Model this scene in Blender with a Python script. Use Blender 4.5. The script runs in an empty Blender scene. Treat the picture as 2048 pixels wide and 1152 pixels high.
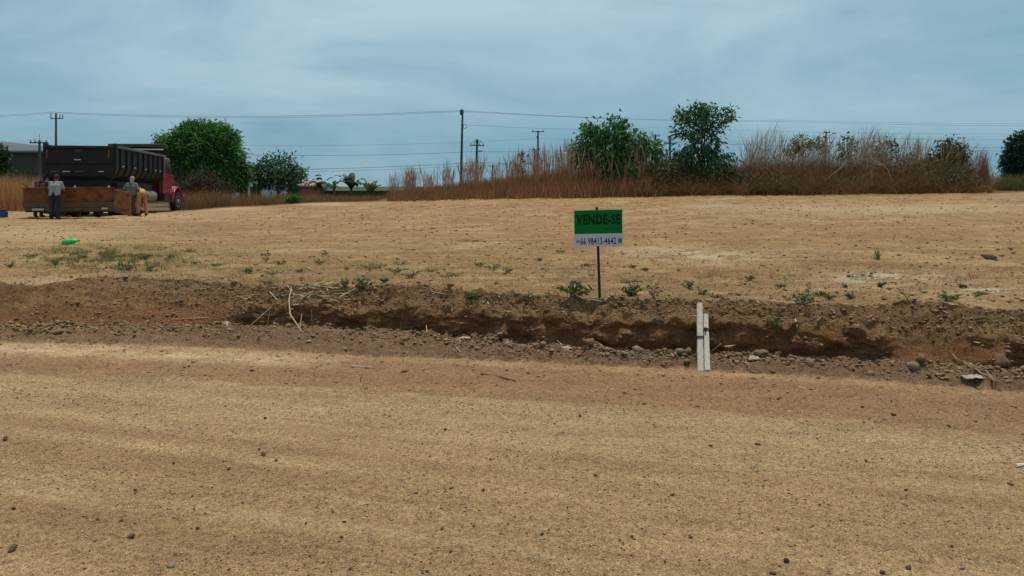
import bpy, bmesh, math, random
import numpy as np
from mathutils import Vector, Matrix, Euler, noise as mnoise
from mathutils.bvhtree import BVHTree

# ---------------------------------------------------------------- camera
sc = bpy.context.scene
FPX, HZ, CAMH = 1490.0, 372.0, 1.75            # focal length in photo pixels, horizon row, eye height
PITCH = 0.0                                     # held level, frame shifted down: uprights stay upright as in the photo
cam_d = bpy.data.cameras.new('camera'); cam = bpy.data.objects.new('camera', cam_d)
sc.collection.objects.link(cam); sc.camera = cam
cam_d.sensor_width = 36.0; cam_d.lens = 36.0 * FPX / 2048.0
cam_d.shift_y = -(576 - HZ) / 2048.0; cam_d.clip_start = 0.05; cam_d.clip_end = 6000
cam.location = (0, 0, CAMH); cam.rotation_euler = (math.pi / 2 - PITCH, 0, 0)

# ---------------------------------------------------------------- sky and sun
SUN_EL, SUN_AZ = math.radians(77), math.radians(24)      # azimuth from +Y (view direction) towards +X
w = bpy.data.worlds.new('World'); sc.world = w; w.use_nodes = True
nt = w.node_tree; nt.nodes.clear()
N = nt.nodes.new
out = N('ShaderNodeOutputWorld'); bg = N('ShaderNodeBackground'); bg.inputs['Strength'].default_value = 0.1
sky = N('ShaderNodeTexSky'); sky.sky_type = 'NISHITA'; sky.sun_disc = False
sky.sun_elevation = SUN_EL; sky.sun_rotation = SUN_AZ
sky.air_density = 1.0; sky.dust_density = 0.6; sky.ozone_density = 2.0
tc = N('ShaderNodeTexCoord')
mp = N('ShaderNodeMapping'); mp.inputs['Scale'].default_value = (1.0, 1.0, 3.2)
n1 = N('ShaderNodeTexNoise'); n1.inputs['Scale'].default_value = 2.1; n1.inputs['Detail'].default_value = 5; n1.inputs['Roughness'].default_value = 0.56; n1.inputs['Distortion'].default_value = 0.4
sx_ = N('ShaderNodeSeparateXYZ'); el = N('ShaderNodeMapRange'); el.inputs['From Min'].default_value = 0.0; el.inputs['From Max'].default_value = 0.24; el.inputs['To Min'].default_value = -0.18; el.inputs['To Max'].default_value = 0.09
ad_ = N('ShaderNodeMath'); ad_.operation = 'ADD'
cr = N('ShaderNodeValToRGB'); cr.color_ramp.elements[0].position = 0.26; cr.color_ramp.elements[1].position = 0.70
cr.color_ramp.elements[0].color = (1.55, 3.45, 4.55, 1); cr.color_ramp.elements[1].color = (4.6, 6.2, 6.9, 1)
mx = N('ShaderNodeMix'); mx.data_type = 'RGBA'; mx.inputs[0].default_value = 0.9
L = nt.links.new
L(tc.outputs['Generated'], mp.inputs['Vector']); L(mp.outputs[0], n1.inputs['Vector']); L(tc.outputs['Generated'], sx_.inputs[0]); L(sx_.outputs['Z'], el.inputs['Value'])
L(n1.outputs['Fac'], ad_.inputs[0]); L(el.outputs[0], ad_.inputs[1]); L(ad_.outputs[0], cr.inputs['Fac'])
L(sky.outputs[0], mx.inputs[6]); L(cr.outputs[0], mx.inputs[7]); L(mx.outputs[2], bg.inputs['Color']); L(bg.outputs[0], out.inputs[0])
sun_d = bpy.data.lights.new('sun', 'SUN'); sun_d.energy = 3.35; sun_d.angle = math.radians(0.9); sun_d.color = (1.0, 0.94, 0.84)
sun = bpy.data.objects.new('sun', sun_d); sc.collection.objects.link(sun)
sdir = Vector((math.sin(SUN_AZ) * math.cos(SUN_EL), math.cos(SUN_AZ) * math.cos(SUN_EL), math.sin(SUN_EL)))
sun.rotation_euler = (-sdir).to_track_quat('-Z', 'Y').to_euler()
sc.view_settings.view_transform = 'Standard'; sc.view_settings.look = 'None'
sc.view_settings.exposure = 0.0; sc.view_settings.gamma = 1.0; sc.view_settings.use_curve_mapping = False

# ---------------------------------------------------------------- helpers
rng = np.random.default_rng(7); random.seed(7)
CP, SP = math.cos(PITCH), math.sin(PITCH)
def ray(u, v):
    a = (u - 1024) / FPX; b = (HZ - v) / FPX
    return Vector((a, CP + b * SP, -SP + b * CP))
def at(u, v, y):                                  # point on the pixel's ray at depth y
    d = ray(u, v); k = y / d.y
    return Vector((d.x * k, y, CAMH + d.z * k))
def flat(u, v, z):                                # point on the pixel's ray at height z
    d = ray(u, v); k = (z - CAMH) / d.z
    return Vector((d.x * k, d.y * k, z))
def tag(o, label=None, cat=None, group=None, kind=None):
    if label: o['label'] = label
    if cat: o['category'] = cat
    if group: o['group'] = group
    if kind: o['kind'] = kind
    return o
def link(o, parent=None):
    sc.collection.objects.link(o)
    if parent is not None: o.parent = parent
    return o
def empty(name, loc=(0, 0, 0), rz=0.0):
    o = bpy.data.objects.new(name, None); o.location = loc; o.rotation_euler = (0, 0, rz); o.empty_display_size = 0.1
    return link(o)
def np_mesh(name, verts, faces, m, parent=None, cols=None, smooth=False):
    verts = np.asarray(verts, np.float32); faces = np.asarray(faces, np.int32); k = faces.shape[1]
    me = bpy.data.meshes.new(name); me.vertices.add(len(verts)); me.vertices.foreach_set('co', verts.ravel())
    me.loops.add(faces.size); me.loops.foreach_set('vertex_index', faces.ravel())
    me.polygons.add(len(faces)); me.polygons.foreach_set('loop_start', np.arange(0, faces.size, k, dtype=np.int32))
    me.polygons.foreach_set('loop_total', np.full(len(faces), k, np.int32))
    if smooth: me.polygons.foreach_set('use_smooth', np.ones(len(faces), bool))
    me.update(calc_edges=True)
    if cols is not None:
        ca = me.color_attributes.new('Col', 'FLOAT_COLOR', 'POINT')
        c4 = np.ones((len(verts), 4), np.float32); c4[:, :3] = cols; ca.data.foreach_set('color', c4.ravel())
    me.materials.append(m)
    return link(bpy.data.objects.new(name, me), parent)
class MB:                                         # collects shapes into one mesh
    def __init__(s): s.v = []; s.f = []
    def add(s, vs, fs):
        b = len(s.v); s.v += [tuple(p) for p in vs]; s.f += [tuple(i + b for i in f) for f in fs]; return s
    def box(s, x0, x1, y0, y1, z0, z1):
        return s.add([(x, y, z) for z in (z0, z1) for y in (y0, y1) for x in (x0, x1)],
                     [(0, 2, 3, 1), (4, 5, 7, 6), (0, 1, 5, 4), (2, 6, 7, 3), (0, 4, 6, 2), (1, 3, 7, 5)])
    def bar(s, a, b, r0, r1=None, n=8, cap=True):
        r1 = r0 if r1 is None else r1
        a, b = Vector(a), Vector(b); d = (b - a).normalized()
        q = d.to_track_quat('Z', 'Y'); vs = []
        for p, r in ((a, r0), (b, r1)):
            for i in range(n):
                t = 2 * math.pi * i / n; vs.append(p + q @ Vector((r * math.cos(t), r * math.sin(t), 0)))
        fs = [(i, (i + 1) % n, n + (i + 1) % n, n + i) for i in range(n)]
        if cap: fs += [tuple(range(n - 1, -1, -1)), tuple(range(n, 2 * n))]
        return s.add(vs, fs)
    def tube(s, pts, rs, n=6):
        pts = [Vector(p) for p in pts]; vs = []
        if not hasattr(rs, '__len__'): rs = [rs] * len(pts)
        for i, p in enumerate(pts):
            d = (pts[min(i + 1, len(pts) - 1)] - pts[max(i - 1, 0)]).normalized(); q = d.to_track_quat('Z', 'Y')
            for j in range(n):
                t = 2 * math.pi * j / n; vs.append(p + q @ Vector((rs[i] * math.cos(t), rs[i] * math.sin(t), 0)))
        fs = []
        for i in range(len(pts) - 1):
            for j in range(n): fs.append((i * n + j, i * n + (j + 1) % n, (i + 1) * n + (j + 1) % n, (i + 1) * n + j))
        fs += [tuple(range(n - 1, -1, -1)), tuple(range((len(pts) - 1) * n, len(pts) * n))]
        return s.add(vs, fs)
    def prism(s, poly, axis, a, b):               # polygon extruded along x (axis 0) / y (1) / z (2)
        n = len(poly); vs = []
        for k in (a, b):
            for p, q in poly: vs.append((k, p, q) if axis == 0 else (p, k, q) if axis == 1 else (p, q, k))
        fs = [tuple(range(n)), tuple(range(2 * n - 1, n - 1, -1))] + [(i, i + n, (i + 1) % n + n, (i + 1) % n) for i in range(n)]
        return s.add(vs, fs)
    def lathe(s, prof, c=(0, 0, 0), axis='z', n=20):
        vs = []
        for r, h in prof:
            for i in range(n):
                t = 2 * math.pi * i / n; p = (r * math.cos(t), r * math.sin(t), h)
                p = p if axis == 'z' else (p[2], p[0], p[1]) if axis == 'x' else (p[1], p[2], p[0])
                vs.append((p[0] + c[0], p[1] + c[1], p[2] + c[2]))
        m_ = len(prof); fs = [(k * n + i, k * n + (i + 1) % n, (k + 1) * n + (i + 1) % n, (k + 1) * n + i) for k in range(m_ - 1) for i in range(n)]
        fs += [tuple(range(n - 1, -1, -1)), tuple(range((m_ - 1) * n, m_ * n))]
        return s.add(vs, fs)
    def build(s, name, m, parent=None, bevel=0.0, smooth=False, seg=2):
        me = bpy.data.meshes.new(name); me.from_pydata(s.v, [], s.f)
        bm = bmesh.new(); bm.from_mesh(me); bmesh.ops.recalc_face_normals(bm, faces=bm.faces)
        if smooth:
            for f in bm.faces: f.smooth = True
            for e in bm.edges: e.smooth = len(e.link_faces) == 2 and e.calc_face_angle(0) < 0.7
        bm.to_mesh(me); bm.free(); me.materials.append(m)
        o = link(bpy.data.objects.new(name, me), parent)
        if bevel:
            b = o.modifiers.new('bevel', 'BEVEL'); b.width = bevel; b.segments = seg; b.limit_method = 'ANGLE'
        return o

# ---- numpy gradient noise
_perm = np.random.default_rng(3).permutation(256); _perm = np.concatenate([_perm, _perm]); _ga = np.random.default_rng(4).random(256) * 2 * np.pi
_g2 = np.stack([np.cos(_ga), np.sin(_ga)], 1)
def pn(x, y):
    xi = np.floor(x).astype(int); yi = np.floor(y).astype(int); xf = x - xi; yf = y - yi
    xi &= 255; yi &= 255
    def g(ix, iy, fx, fy):
        h = _perm[_perm[ix & 255] + (iy & 255)]; return _g2[h, 0] * fx + _g2[h, 1] * fy
    su = xf * xf * xf * (xf * (xf * 6 - 15) + 10); sv = yf * yf * yf * (yf * (yf * 6 - 15) + 10)
    a = g(xi, yi, xf, yf); b = g(xi + 1, yi, xf - 1, yf); c = g(xi, yi + 1, xf, yf - 1); d = g(xi + 1, yi + 1, xf - 1, yf - 1)
    return ((a + su * (b - a)) + sv * ((c + su * (d - c)) - (a + su * (b - a)))) * 1.5
def fbm(x, y, o=4, g=0.5):
    r = 0; a = 1.0
    for i in range(o): r = r + a * pn(x + 17.3 * i, y - 9.1 * i); x = x * 2.03; y = y * 2.03; a *= g
    return r

# ---- materials
def mat(name, col, rough=0.8, var=0.25, scale=6.0, bump=0.0, bscale=60.0, attr=False, metal=0.0, translucent=0.0, dirt=None, spec=0.3, stretch=None, coat=0.0):
    m = bpy.data.materials.new(name); m.use_nodes = True; t = m.node_tree; b = t.nodes['Principled BSDF']; l = t.links.new
    b.inputs['Roughness'].default_value = rough; b.inputs['Metallic'].default_value = metal
    b.inputs['Specular IOR Level'].default_value = spec; b.inputs['Coat Weight'].default_value = coat
    co = t.nodes.new('ShaderNodeTexCoord'); src = co.outputs['Object']
    if stretch:
        mp_ = t.nodes.new('ShaderNodeMapping'); mp_.inputs['Scale'].default_value = stretch; l(src, mp_.inputs['Vector']); src = mp_.outputs[0]
    n = t.nodes.new('ShaderNodeTexNoise'); n.inputs['Scale'].default_value = scale; n.inputs['Detail'].default_value = 6; n.inputs['Roughness'].default_value = 0.65; l(src, n.inputs['Vector'])
    r = t.nodes.new('ShaderNodeMapRange'); r.inputs['From Min'].default_value = 0.25; r.inputs['From Max'].default_value = 0.75
    r.inputs['To Min'].default_value = 1 - var; r.inputs['To Max'].default_value = 1 + var; l(n.outputs['Fac'], r.inputs['Value'])
    if attr:
        a = t.nodes.new('ShaderNodeAttribute'); a.attribute_name = 'Col'; base = a.outputs['Color']
    else:
        a = t.nodes.new('ShaderNodeRGB'); a.outputs[0].default_value = (*col, 1); base = a.outputs[0]
    if dirt:                                     # (colour, threshold, noise scale): stains and wear with a shape of their own
        n2 = t.nodes.new('ShaderNodeTexNoise'); n2.inputs['Scale'].default_value = dirt[2]; n2.inputs['Detail'].default_value = 7; n2.inputs['Roughness'].default_value = 0.7; l(src, n2.inputs['Vector'])
        r2 = t.nodes.new('ShaderNodeMapRange'); r2.inputs['From Min'].default_value = dirt[1]; r2.inputs['From Max'].default_value = dirt[1] + 0.14; l(n2.outputs['Fac'], r2.inputs['Value'])
        mm = t.nodes.new('ShaderNodeMix'); mm.data_type = 'RGBA'; l(r2.outputs[0], mm.inputs[0]); l(base, mm.inputs[6]); mm.inputs[7].default_value = (*dirt[0], 1); base = mm.outputs[2]
    mu = t.nodes.new('ShaderNodeVectorMath'); mu.operation = 'MULTIPLY'; l(base, mu.inputs[0]); l(r.outputs[0], mu.inputs[1]); l(mu.outputs[0], b.inputs['Base Color'])
    if bump:
        nb = t.nodes.new('ShaderNodeTexNoise'); nb.inputs['Scale'].default_value = bscale; nb.inputs['Detail'].default_value = 5; l(co.outputs['Object'], nb.inputs['Vector'])
        bu = t.nodes.new('ShaderNodeBump'); bu.inputs['Strength'].default_value = bump; bu.inputs['Distance'].default_value = 0.02; l(nb.outputs['Fac'], bu.inputs['Height']); l(bu.outputs[0], b.inputs['Normal'])
    if translucent:
        tr = t.nodes.new('ShaderNodeBsdfTranslucent'); l(mu.outputs[0], tr.inputs['Color']); ms = t.nodes.new('ShaderNodeMixShader'); ms.inputs[0].default_value = translucent
        l(b.outputs[0], ms.inputs[1]); l(tr.outputs[0], ms.inputs[2]); l(ms.outputs[0], t.nodes['Material Output'].inputs['Surface'])
    return m

def ground_mat(name='earth', crag=0.0):
    m = bpy.data.materials.new(name); m.use_nodes = True; t = m.node_tree; b = t.nodes['Principled BSDF']; l = t.links.new; N_ = t.nodes.new
    b.inputs['Roughness'].default_value = 0.95; b.inputs['Specular IOR Level'].default_value = 0.12
    co = N_('ShaderNodeTexCoord'); a = N_('ShaderNodeAttribute'); a.attribute_name = 'Col'
    def nz(scale, det, rough, lo, hi, tmin, tmax, stretch=None):
        n = N_('ShaderNodeTexNoise'); n.inputs['Scale'].default_value = scale; n.inputs['Detail'].default_value = det; n.inputs['Roughness'].default_value = rough
        s = co.outputs['Object']
        if stretch:
            mp_ = N_('ShaderNodeMapping'); mp_.inputs['Rotation'].default_value = (0, 0, stretch[1]); mp_.inputs['Scale'].default_value = stretch[0]; l(s, mp_.inputs['Vector']); s = mp_.outputs[0]
        l(s, n.inputs['Vector']); r = N_('ShaderNodeMapRange'); r.inputs['From Min'].default_value = lo; r.inputs['From Max'].default_value = hi; r.inputs['To Min'].default_value = tmin; r.inputs['To Max'].default_value = tmax
        l(n.outputs['Fac'], r.inputs['Value']); return r.outputs[0], n.outputs['Fac']
    f1, _ = nz(0.9, 5, 0.6, 0.3, 0.7, 0.86, 1.12, ((1, 3.0, 1), 0.25))
    f2, h2 = nz(30, 6, 0.8, 0.36, 0.64, 0.62, 1.36)
    f3, h3 = nz(120, 3, 0.75, 0.36, 0.64, 0.60, 1.38)
    f4, _ = nz(11, 8, 0.8, 0.53, 0.66, 1.0, 0.68, ((0.7, 1.7, 1), 0.2))
    cur = a.outputs['Color']
    for f in (f1, f2, f3, f4):
        mu = N_('ShaderNodeVectorMath'); mu.operation = 'MULTIPLY'; l(cur, mu.inputs[0]); l(f, mu.inputs[1]); cur = mu.outputs[0]
    v = N_('ShaderNodeTexVoronoi'); v.inputs['Scale'].default_value = 75; l(co.outputs['Object'], v.inputs['Vector'])
    sep = N_('ShaderNodeSeparateColor'); l(v.outputs['Color'], sep.inputs[0])
    pick = N_('ShaderNodeMath'); pick.operation = 'LESS_THAN'; pick.inputs[1].default_value = 0.24; l(sep.outputs[0], pick.inputs[0])
    near = N_('ShaderNodeMath'); near.operation = 'LESS_THAN'; near.inputs[1].default_value = 0.30; l(v.outputs['Distance'], near.inputs[0])
    both = N_('ShaderNodeMath'); both.operation = 'MULTIPLY'; l(pick.outputs[0], both.inputs[0]); l(near.outputs[0], both.inputs[1])
    tint = N_('ShaderNodeMix'); tint.data_type = 'RGBA'; tint.inputs[6].default_value = (0.13, 0.085, 0.05, 1); tint.inputs[7].default_value = (0.5, 0.42, 0.33, 1)
    st = N_('ShaderNodeMath'); st.operation = 'GREATER_THAN'; st.inputs[1].default_value = 0.72; l(sep.outputs[1], st.inputs[0]); l(st.outputs[0], tint.inputs[0])
    mm = N_('ShaderNodeMix'); mm.data_type = 'RGBA'; fa = N_('ShaderNodeMath'); fa.operation = 'MULTIPLY'; fa.inputs[1].default_value = 0.75; l(both.outputs[0], fa.inputs[0])
    l(fa.outputs[0], mm.inputs[0]); l(cur, mm.inputs[6]); l(tint.outputs[2], mm.inputs[7]); l(mm.outputs[2], b.inputs['Base Color'])
    ad = N_('ShaderNodeMath'); ad.operation = 'ADD'; l(h2, ad.inputs[0]); hm = N_('ShaderNodeMath'); hm.operation = 'MULTIPLY'; hm.inputs[1].default_value = 0.45; l(h3, hm.inputs[0]); l(hm.outputs[0], ad.inputs[1])
    bu = N_('ShaderNodeBump'); bu.inputs['Strength'].default_value = 0.9; bu.inputs['Distance'].default_value = 0.02; l(ad.outputs[0], bu.inputs['Height']); l(bu.outputs[0], b.inputs['Normal'])
    if crag:                                      # crumbling, cracked faces
        _, hc = nz(15, 9, 0.75, 0, 1, 0, 1); vc = N_('ShaderNodeTexVoronoi'); vc.feature = 'DISTANCE_TO_EDGE'; vc.inputs['Scale'].default_value = 11; vc.inputs['Randomness'].default_value = 1.0
        wv = N_('ShaderNodeVectorMath'); wv.operation = 'ADD'; nw = N_('ShaderNodeTexNoise'); nw.inputs['Scale'].default_value = 9; l(co.outputs['Object'], nw.inputs['Vector']); ws = N_('ShaderNodeVectorMath'); ws.operation = 'SCALE'; ws.inputs['Scale'].default_value = 0.16; l(nw.outputs['Color'], ws.inputs[0]); l(co.outputs['Object'], wv.inputs[0]); l(ws.outputs[0], wv.inputs[1]); l(wv.outputs[0], vc.inputs['Vector'])
        mr = N_('ShaderNodeMapRange'); mr.inputs['From Max'].default_value = 0.06; mr.inputs['To Min'].default_value = -0.45; mr.inputs['To Max'].default_value = 0.0; l(vc.outputs['Distance'], mr.inputs['Value'])
        sm_ = N_('ShaderNodeMath'); sm_.operation = 'ADD'; l(hc, sm_.inputs[0]); l(mr.outputs[0], sm_.inputs[1])
        b2 = N_('ShaderNodeBump'); b2.inputs['Strength'].default_value = crag; b2.inputs['Distance'].default_value = 0.055; l(sm_.outputs[0], b2.inputs['Height']); l(bu.outputs[0], b2.inputs['Normal']); l(b2.outputs[0], b.inputs['Normal'])
    return m
M_EARTH = ground_mat(); M_CRAG = ground_mat('crumbling_earth', 0.4)

# ---------------------------------------------------------------- the ground: road, verge, cut bank, field
A = math.radians(16); CA, SA = math.cos(A), math.sin(A)     # the road and the bank run 16 degrees across the view
def st(p): return p[0] * CA - p[1] * SA, p[0] * SA + p[1] * CA
def curve(pts, z):
    q = sorted(st(flat(u, v, z)) for u, v in pts); return np.array([a for a, _ in q]), np.array([b for _, b in q])
c_road = curve([(0, 740), (350, 752), (700, 778), (1024, 795), (1400, 817), (1700, 840), (2048, 868)], -0.06)
c_rub = curve([(0, 684), (300, 690), (520, 700), (700, 712), (1000, 722), (1400, 740), (1700, 757), (2048, 782)], -0.17)
c_foot = curve([(0, 655), (200, 655), (370, 652), (500, 655), (600, 660), (800, 668), (1000, 685), (1200, 702), (1400, 712), (1600, 718), (1800, 728), (1900, 735), (2048, 745)], -0.12)
uE = [0, 200, 330, 420, 500, 600, 700, 800, 1000, 1200, 1400, 1600, 1750, 1850, 1950, 2048]
vE = [650, 650, 652, 652, 655, 660, 664, 668, 685, 702, 712, 718, 726, 731, 738, 745]
sE = np.array([st(flat(u, v, -0.12))[0] for u, v in zip(uE, vE)])
zE = np.array([.06, .08, .03, .07, .12, .16, .10, .15, .17, .20, .20, .19, .17, .08, .15, .18])
rE = np.array([.42, .42, .40, .26, .12, .09, .10, .09, .07, .07, .07, .07, .08, .32, .20, .10])
uF = [0, 200, 400, 600, 900, 1200, 1400, 1600, 1800, 2048]; vF = [578, 556, 566, 590, 600, 606, 608, 612, 622, 636]
zF_ = [.30, .32, .34, .38, .41, .42, .42, .42, .42, .42]
qF = [st(flat(u, v, z)) for u, v, z in zip(uF, vF, zF_)]
sF = np.array([q[0] for q in qF]); tF = np.array([q[1] for q in qF]); zF = np.array(zF_)
KA = np.array([-.85, -.45, -.36, -.25, 0, .35, .85]); YD = np.array([8, 10, 20, 30, 40, 47, 85, 5000.])
ZT = np.array([[.30, .32, .44, .52, .40, .33, .0, -.6], [.30, .33, .45, .50, .36, .30, .0, -.6], [.33, .35, .47, .58, .60, .55, .0, -.6],
               [.36, .38, .50, .66, .85, .80, .0, -.6], [.40, .42, .58, .84, 1.06, 1.05, .0, -.6], [.42, .43, .66, 1.02, 1.28, 1.30, .2, -.6], [.42, .44, .70, 1.10, 1.45, 1.5, .4, -.6]])
def table(x, y):
    k = np.clip(x / np.maximum(y, 1), KA[0], KA[-1]); yy = np.clip(y, YD[0], YD[-1])
    i = np.clip(np.searchsorted(KA, k) - 1, 0, len(KA) - 2); j = np.clip(np.searchsorted(YD, yy) - 1, 0, len(YD) - 2)
    a = (k - KA[i]) / (KA[i + 1] - KA[i]); b = (yy - YD[j]) / (YD[j + 1] - YD[j]); a = a * a * (3 - 2 * a)
    return (ZT[i, j] * (1 - a) + ZT[i + 1, j] * a) * (1 - b) + (ZT[i, j + 1] * (1 - a) + ZT[i + 1, j + 1] * a) * b
# thicket bank at the back of the field: top of the solid mass in the photo
UM = np.array([770, 820, 860, 950, 1000, 1080, 1140, 1200, 1290, 1340, 1420, 1480, 1550, 1620, 1750, 1850, 1930, 1962, 1990])
VM = np.array([392, 384, 377, 366, 358, 346, 336, 338, 330, 318, 335, 324, 316, 320, 322, 322, 330, 352, 386])
def mass_h(x, y):                                # height of the thicket above the ground at 43 m
    u = 1024 + FPX * x / np.maximum(y, 1)
    top = np.interp(u, UM, VM); g = table(x * 42 / np.maximum(y, 1), np.full_like(y, 42.0))
    return np.maximum(0, CAMH + (HZ - top) / FPX * 43 - g) * (u > UM[0]) * (u < UM[-1])
def mound(x, y):
    f = np.clip((y - 40.6) / 2.2, 0, 1) * np.clip((49 - y) / 4, 0, 1); f = f * f * (3 - 2 * f)
    return 0.55 * mass_h(x, y) * f * (1 + .3 * fbm(x * .8, y * .8, 3))
cs = [-15.0]; step = 0.042
core = np.arange(-15, 9.2, 0.042)
left = [-15]; right = [core[-1]]; d = 0.05
while left[-1] > -1800: left.append(left[-1] - d); right.append(right[-1] + d); d *= 1.085
S = np.concatenate([np.array(left[:0:-1]), core, np.array(right[1:])])
i_ = lambda c: np.interp(S, c[0], c[1])
tR, tC, tD = i_(c_road), i_(c_rub), i_(c_foot)
wob = 0.10 * fbm(S * 0.8, S * 0 + 3.3, 4) ; wf = np.clip((S + 9.5) / 2, 0.2, 1)
tD = tD + wob * 0.55
zEs = np.interp(S, sE, zE) + 0.05 * fbm(S * 1.3, S * 0 + 8.8, 3); run = np.interp(S, sE, rE)
tE = tD + run; tFs = np.maximum(np.interp(S, sF, tF), tE + 0.30 + 0.5 * np.clip(run - .1, 0, .3)); zFs = np.interp(S, sF, zF)
tR = tR + 0.07 * fbm(S * 0.9, S * 0 + 1.1, 6, .65); tC = np.minimum(tC, tD - 0.2)
rows_t, rows_z, zone = [], [], []
def seg(t0, t1, z0, z1, n, zn, ease=1.0, first=0):
    for k in range(first, n):
        a = (k / n) ** ease; rows_t.append(t0 + (t1 - t0) * a); rows_z.append(z0 + (z1 - z0) * a); zone.append(zn)
o1 = np.ones_like(S)
for tt in (-60, -30, -15, -8, -4, -2, 0, 1, 1.8): rows_t.append(o1 * tt); rows_z.append(o1 * (0.0)); zone.append(0)
seg(o1 * 2.4, tR, o1 * 0.0, o1 * -0.06, 110, 0)
R_ROAD = len(zone)
seg(tR, tC, o1 * -0.06, o1 * -0.17, 64, 1)
seg(tC, tD, o1 * -0.17, o1 * -0.10, 44, 2)
R_FOOT = len(zone)
seg(tD, tE, o1 * -0.10, zEs, 40, 3)
seg(tE, tFs, zEs, zFs, 40, 4)
R_FIELD = len(zone)
for k in range(60): rows_t.append(tFs + 3.2 * k / 60); rows_z.append(None); zone.append(5)
dt = 0.06; t_ = 3.2
while t_ < 2600:
    rows_t.append(tFs + t_); rows_z.append(None); zone.append(5); t_ += dt; dt *= 1.022 if t_ < 38 else 1.09
nr, nc = len(zone), len(S)
T = np.stack(rows_t); SS = np.broadcast_to(S, T.shape).copy()
X = SS * CA + T * SA; Y = -SS * SA + T * CA
Z = np.zeros_like(T); zone = np.array(zone)
for r in range(nr):
    if rows_z[r] is not None: Z[r] = rows_z[r]
fm = zone == 5
Zt = table(X[fm], Y[fm]); dF = T[fm] - tFs; bl = np.clip(dF / 3.0, 0, 1); bl = bl * bl * (3 - 2 * bl)
Z[fm] = zFs * (1 - bl) + Zt * bl + mound(X[fm], Y[fm])
fade = np.clip(1 - (np.hypot(X, Y) - 60) / 200, 0, 1)
lum = np.abs(fbm(SS * 3.1, T * 3.1, 4, 0.55)); fine = fbm(SS * 9.0, T * 9.0, 3, 0.6); big = fbm(X * 0.35, Y * 0.5, 3)
Z[zone == 0] += (0.012 * big + 0.005 * fine)[zone == 0]
rut = fbm(SS * 0.35, T * 5.5, 3)
Z[zone == 0] += (0.010 * rut)[zone == 0]
Z[zone == 1] += (0.012 * big + 0.013 * fine + 0.018 * rut)[zone == 1]
Z[zone == 2] += (0.075 * lum + 0.03 * fine)[zone == 2]
for zn, am in ((3, 1.0), (4, 1.0)):
    m_ = zone == zn; fr = np.cumsum(m_) - 1; fr = fr / max(1, m_.sum()); k = fr[m_][:, None]
    hz_ = (k * 0.30 if zn == 3 else 0.30 + k * 0.35) + SS[m_] * 0
    ch = np.abs(fbm(SS[m_] * 1.7 + 5, hz_ * 2.2, 4, 0.5)); ck = fbm(SS[m_] * 6, hz_ * 6.5, 4, 0.55)
    amp = (np.clip(k / 0.1, 0, 1) if zn == 3 else np.clip((1 - k) / 0.6, 0, 1) ** 1.5)
    cliff = np.clip((0.26 - run) / 0.16, 0, 1)
    push = cliff * amp * (0.16 * ch + 0.020 * ck + (0.055 * k if zn == 3 else 0.055 * (1 - k)) - 0.07)
    X[m_] -= SA * push; Y[m_] -= CA * push
    Z[m_] += (0.06 * lum[m_] + 0.045 * fine[m_]) * (0.35 if zn == 3 else 1.0) + (1 - cliff) * (0.05 * fbm(SS[m_] * 2, T[m_] * 2, 4)) * np.minimum(1, k * 4 if zn == 3 else 1)
fz = (0.016 * fine + 0.03 * lum * np.clip(1 - (T - tFs) / 2.5, 0.15, 1) + 0.035 * big + 0.02 * fbm(X * 0.9, Y * 1.8, 4)) * fade
Z[fm] += fz[fm]

# soil colours (albedo) by zone and patch
PU = 1024 + FPX * X / np.maximum(Y * CP - (Z - CAMH) * SP, 0.3)
PV = HZ - FPX * (Y * SP + (Z - CAMH) * CP) / np.maximum(Y * CP - (Z - CAMH) * SP, 0.3)
C = np.zeros((nr, nc, 3))
TAN, RED, RUB, FACE, SHO, FLD = (np.array(c) for c in ((.305, .208, .125), (.262, .165, .104), (.190, .117, .078), (.205, .110, .062), (.215, .130, .072), (.290, .190, .106)))
for zn, c in enumerate((TAN, RED, RUB, FACE, SHO, FLD)): C[zone == zn] = c
def blend(mask, col): C[:] = C * (1 - mask[..., None]) + np.array(col) * mask[..., None]
def sm(x, a, b): x = np.clip((x - a) / (b - a), 0, 1); return x * x * (3 - 2 * x)
nA = fbm(SS * 0.5, T * 1.6, 4); nB = fbm(SS * 2.5, T * 4, 4); nC = fbm(X * 0.5, Y * 0.9, 4); nD = fbm(X * 1.6, Y * 4.2, 4)
blend((zone[:, None] == 0) * sm(nA, -0.1, 0.7) * 0.45, (.300, .196, .112))
nS = fbm(SS * 0.13, T * 4.5, 4, .55); nS2 = fbm(SS * 0.5 + 9, T * 11, 3)
blend((zone[:, None] == 0) * sm(nS, 0.10, 0.55) * 0.6, (.355, .262, .165)); blend((zone[:, None] == 0) * sm(-nS, 0.12, 0.6) * 0.55, (.235, .150, .086)); blend((zone[:, None] == 0) * sm(nS2, 0.25, 0.7) * 0.4, (.22, .145, .085))
blend((zone[:, None] == 0) * sm(nB, 0.25, 0.9) * 0.5, (.27, .185, .11))
blend((zone[:, None] == 0) * np.exp(-((T - tR + 0.55) / 0.42) ** 2) * (0.55 + 0.4 * nB).clip(0, 1), (.345, .262, .168))
blend((zone[:, None] <= 1) * np.exp(-((T - tR) / 0.10) ** 2) * (0.35 + 0.5 * nB).clip(0, .8), (.16, .105, .07))
blend((zone[:, None] == 1) * sm(nB, 0.1, 0.8) * 0.5, (.24, .135, .085))
blend((zone[:, None] == 1) * np.exp(-np.maximum(T - tR, 0) / 0.22) * (0.55 + 0.9 * nB + .4 * fbm(SS * 6, T * 9, 3)).clip(0, 1), (.31, .205, .122)); blend((zone[:, None] == 0) * np.exp(-np.maximum(tR - T, 0) / 0.16) * (0.3 + 0.9 * nB + .5 * fbm(SS * 6, T * 9, 3)).clip(0, 1), (.245, .15, .09))
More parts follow.
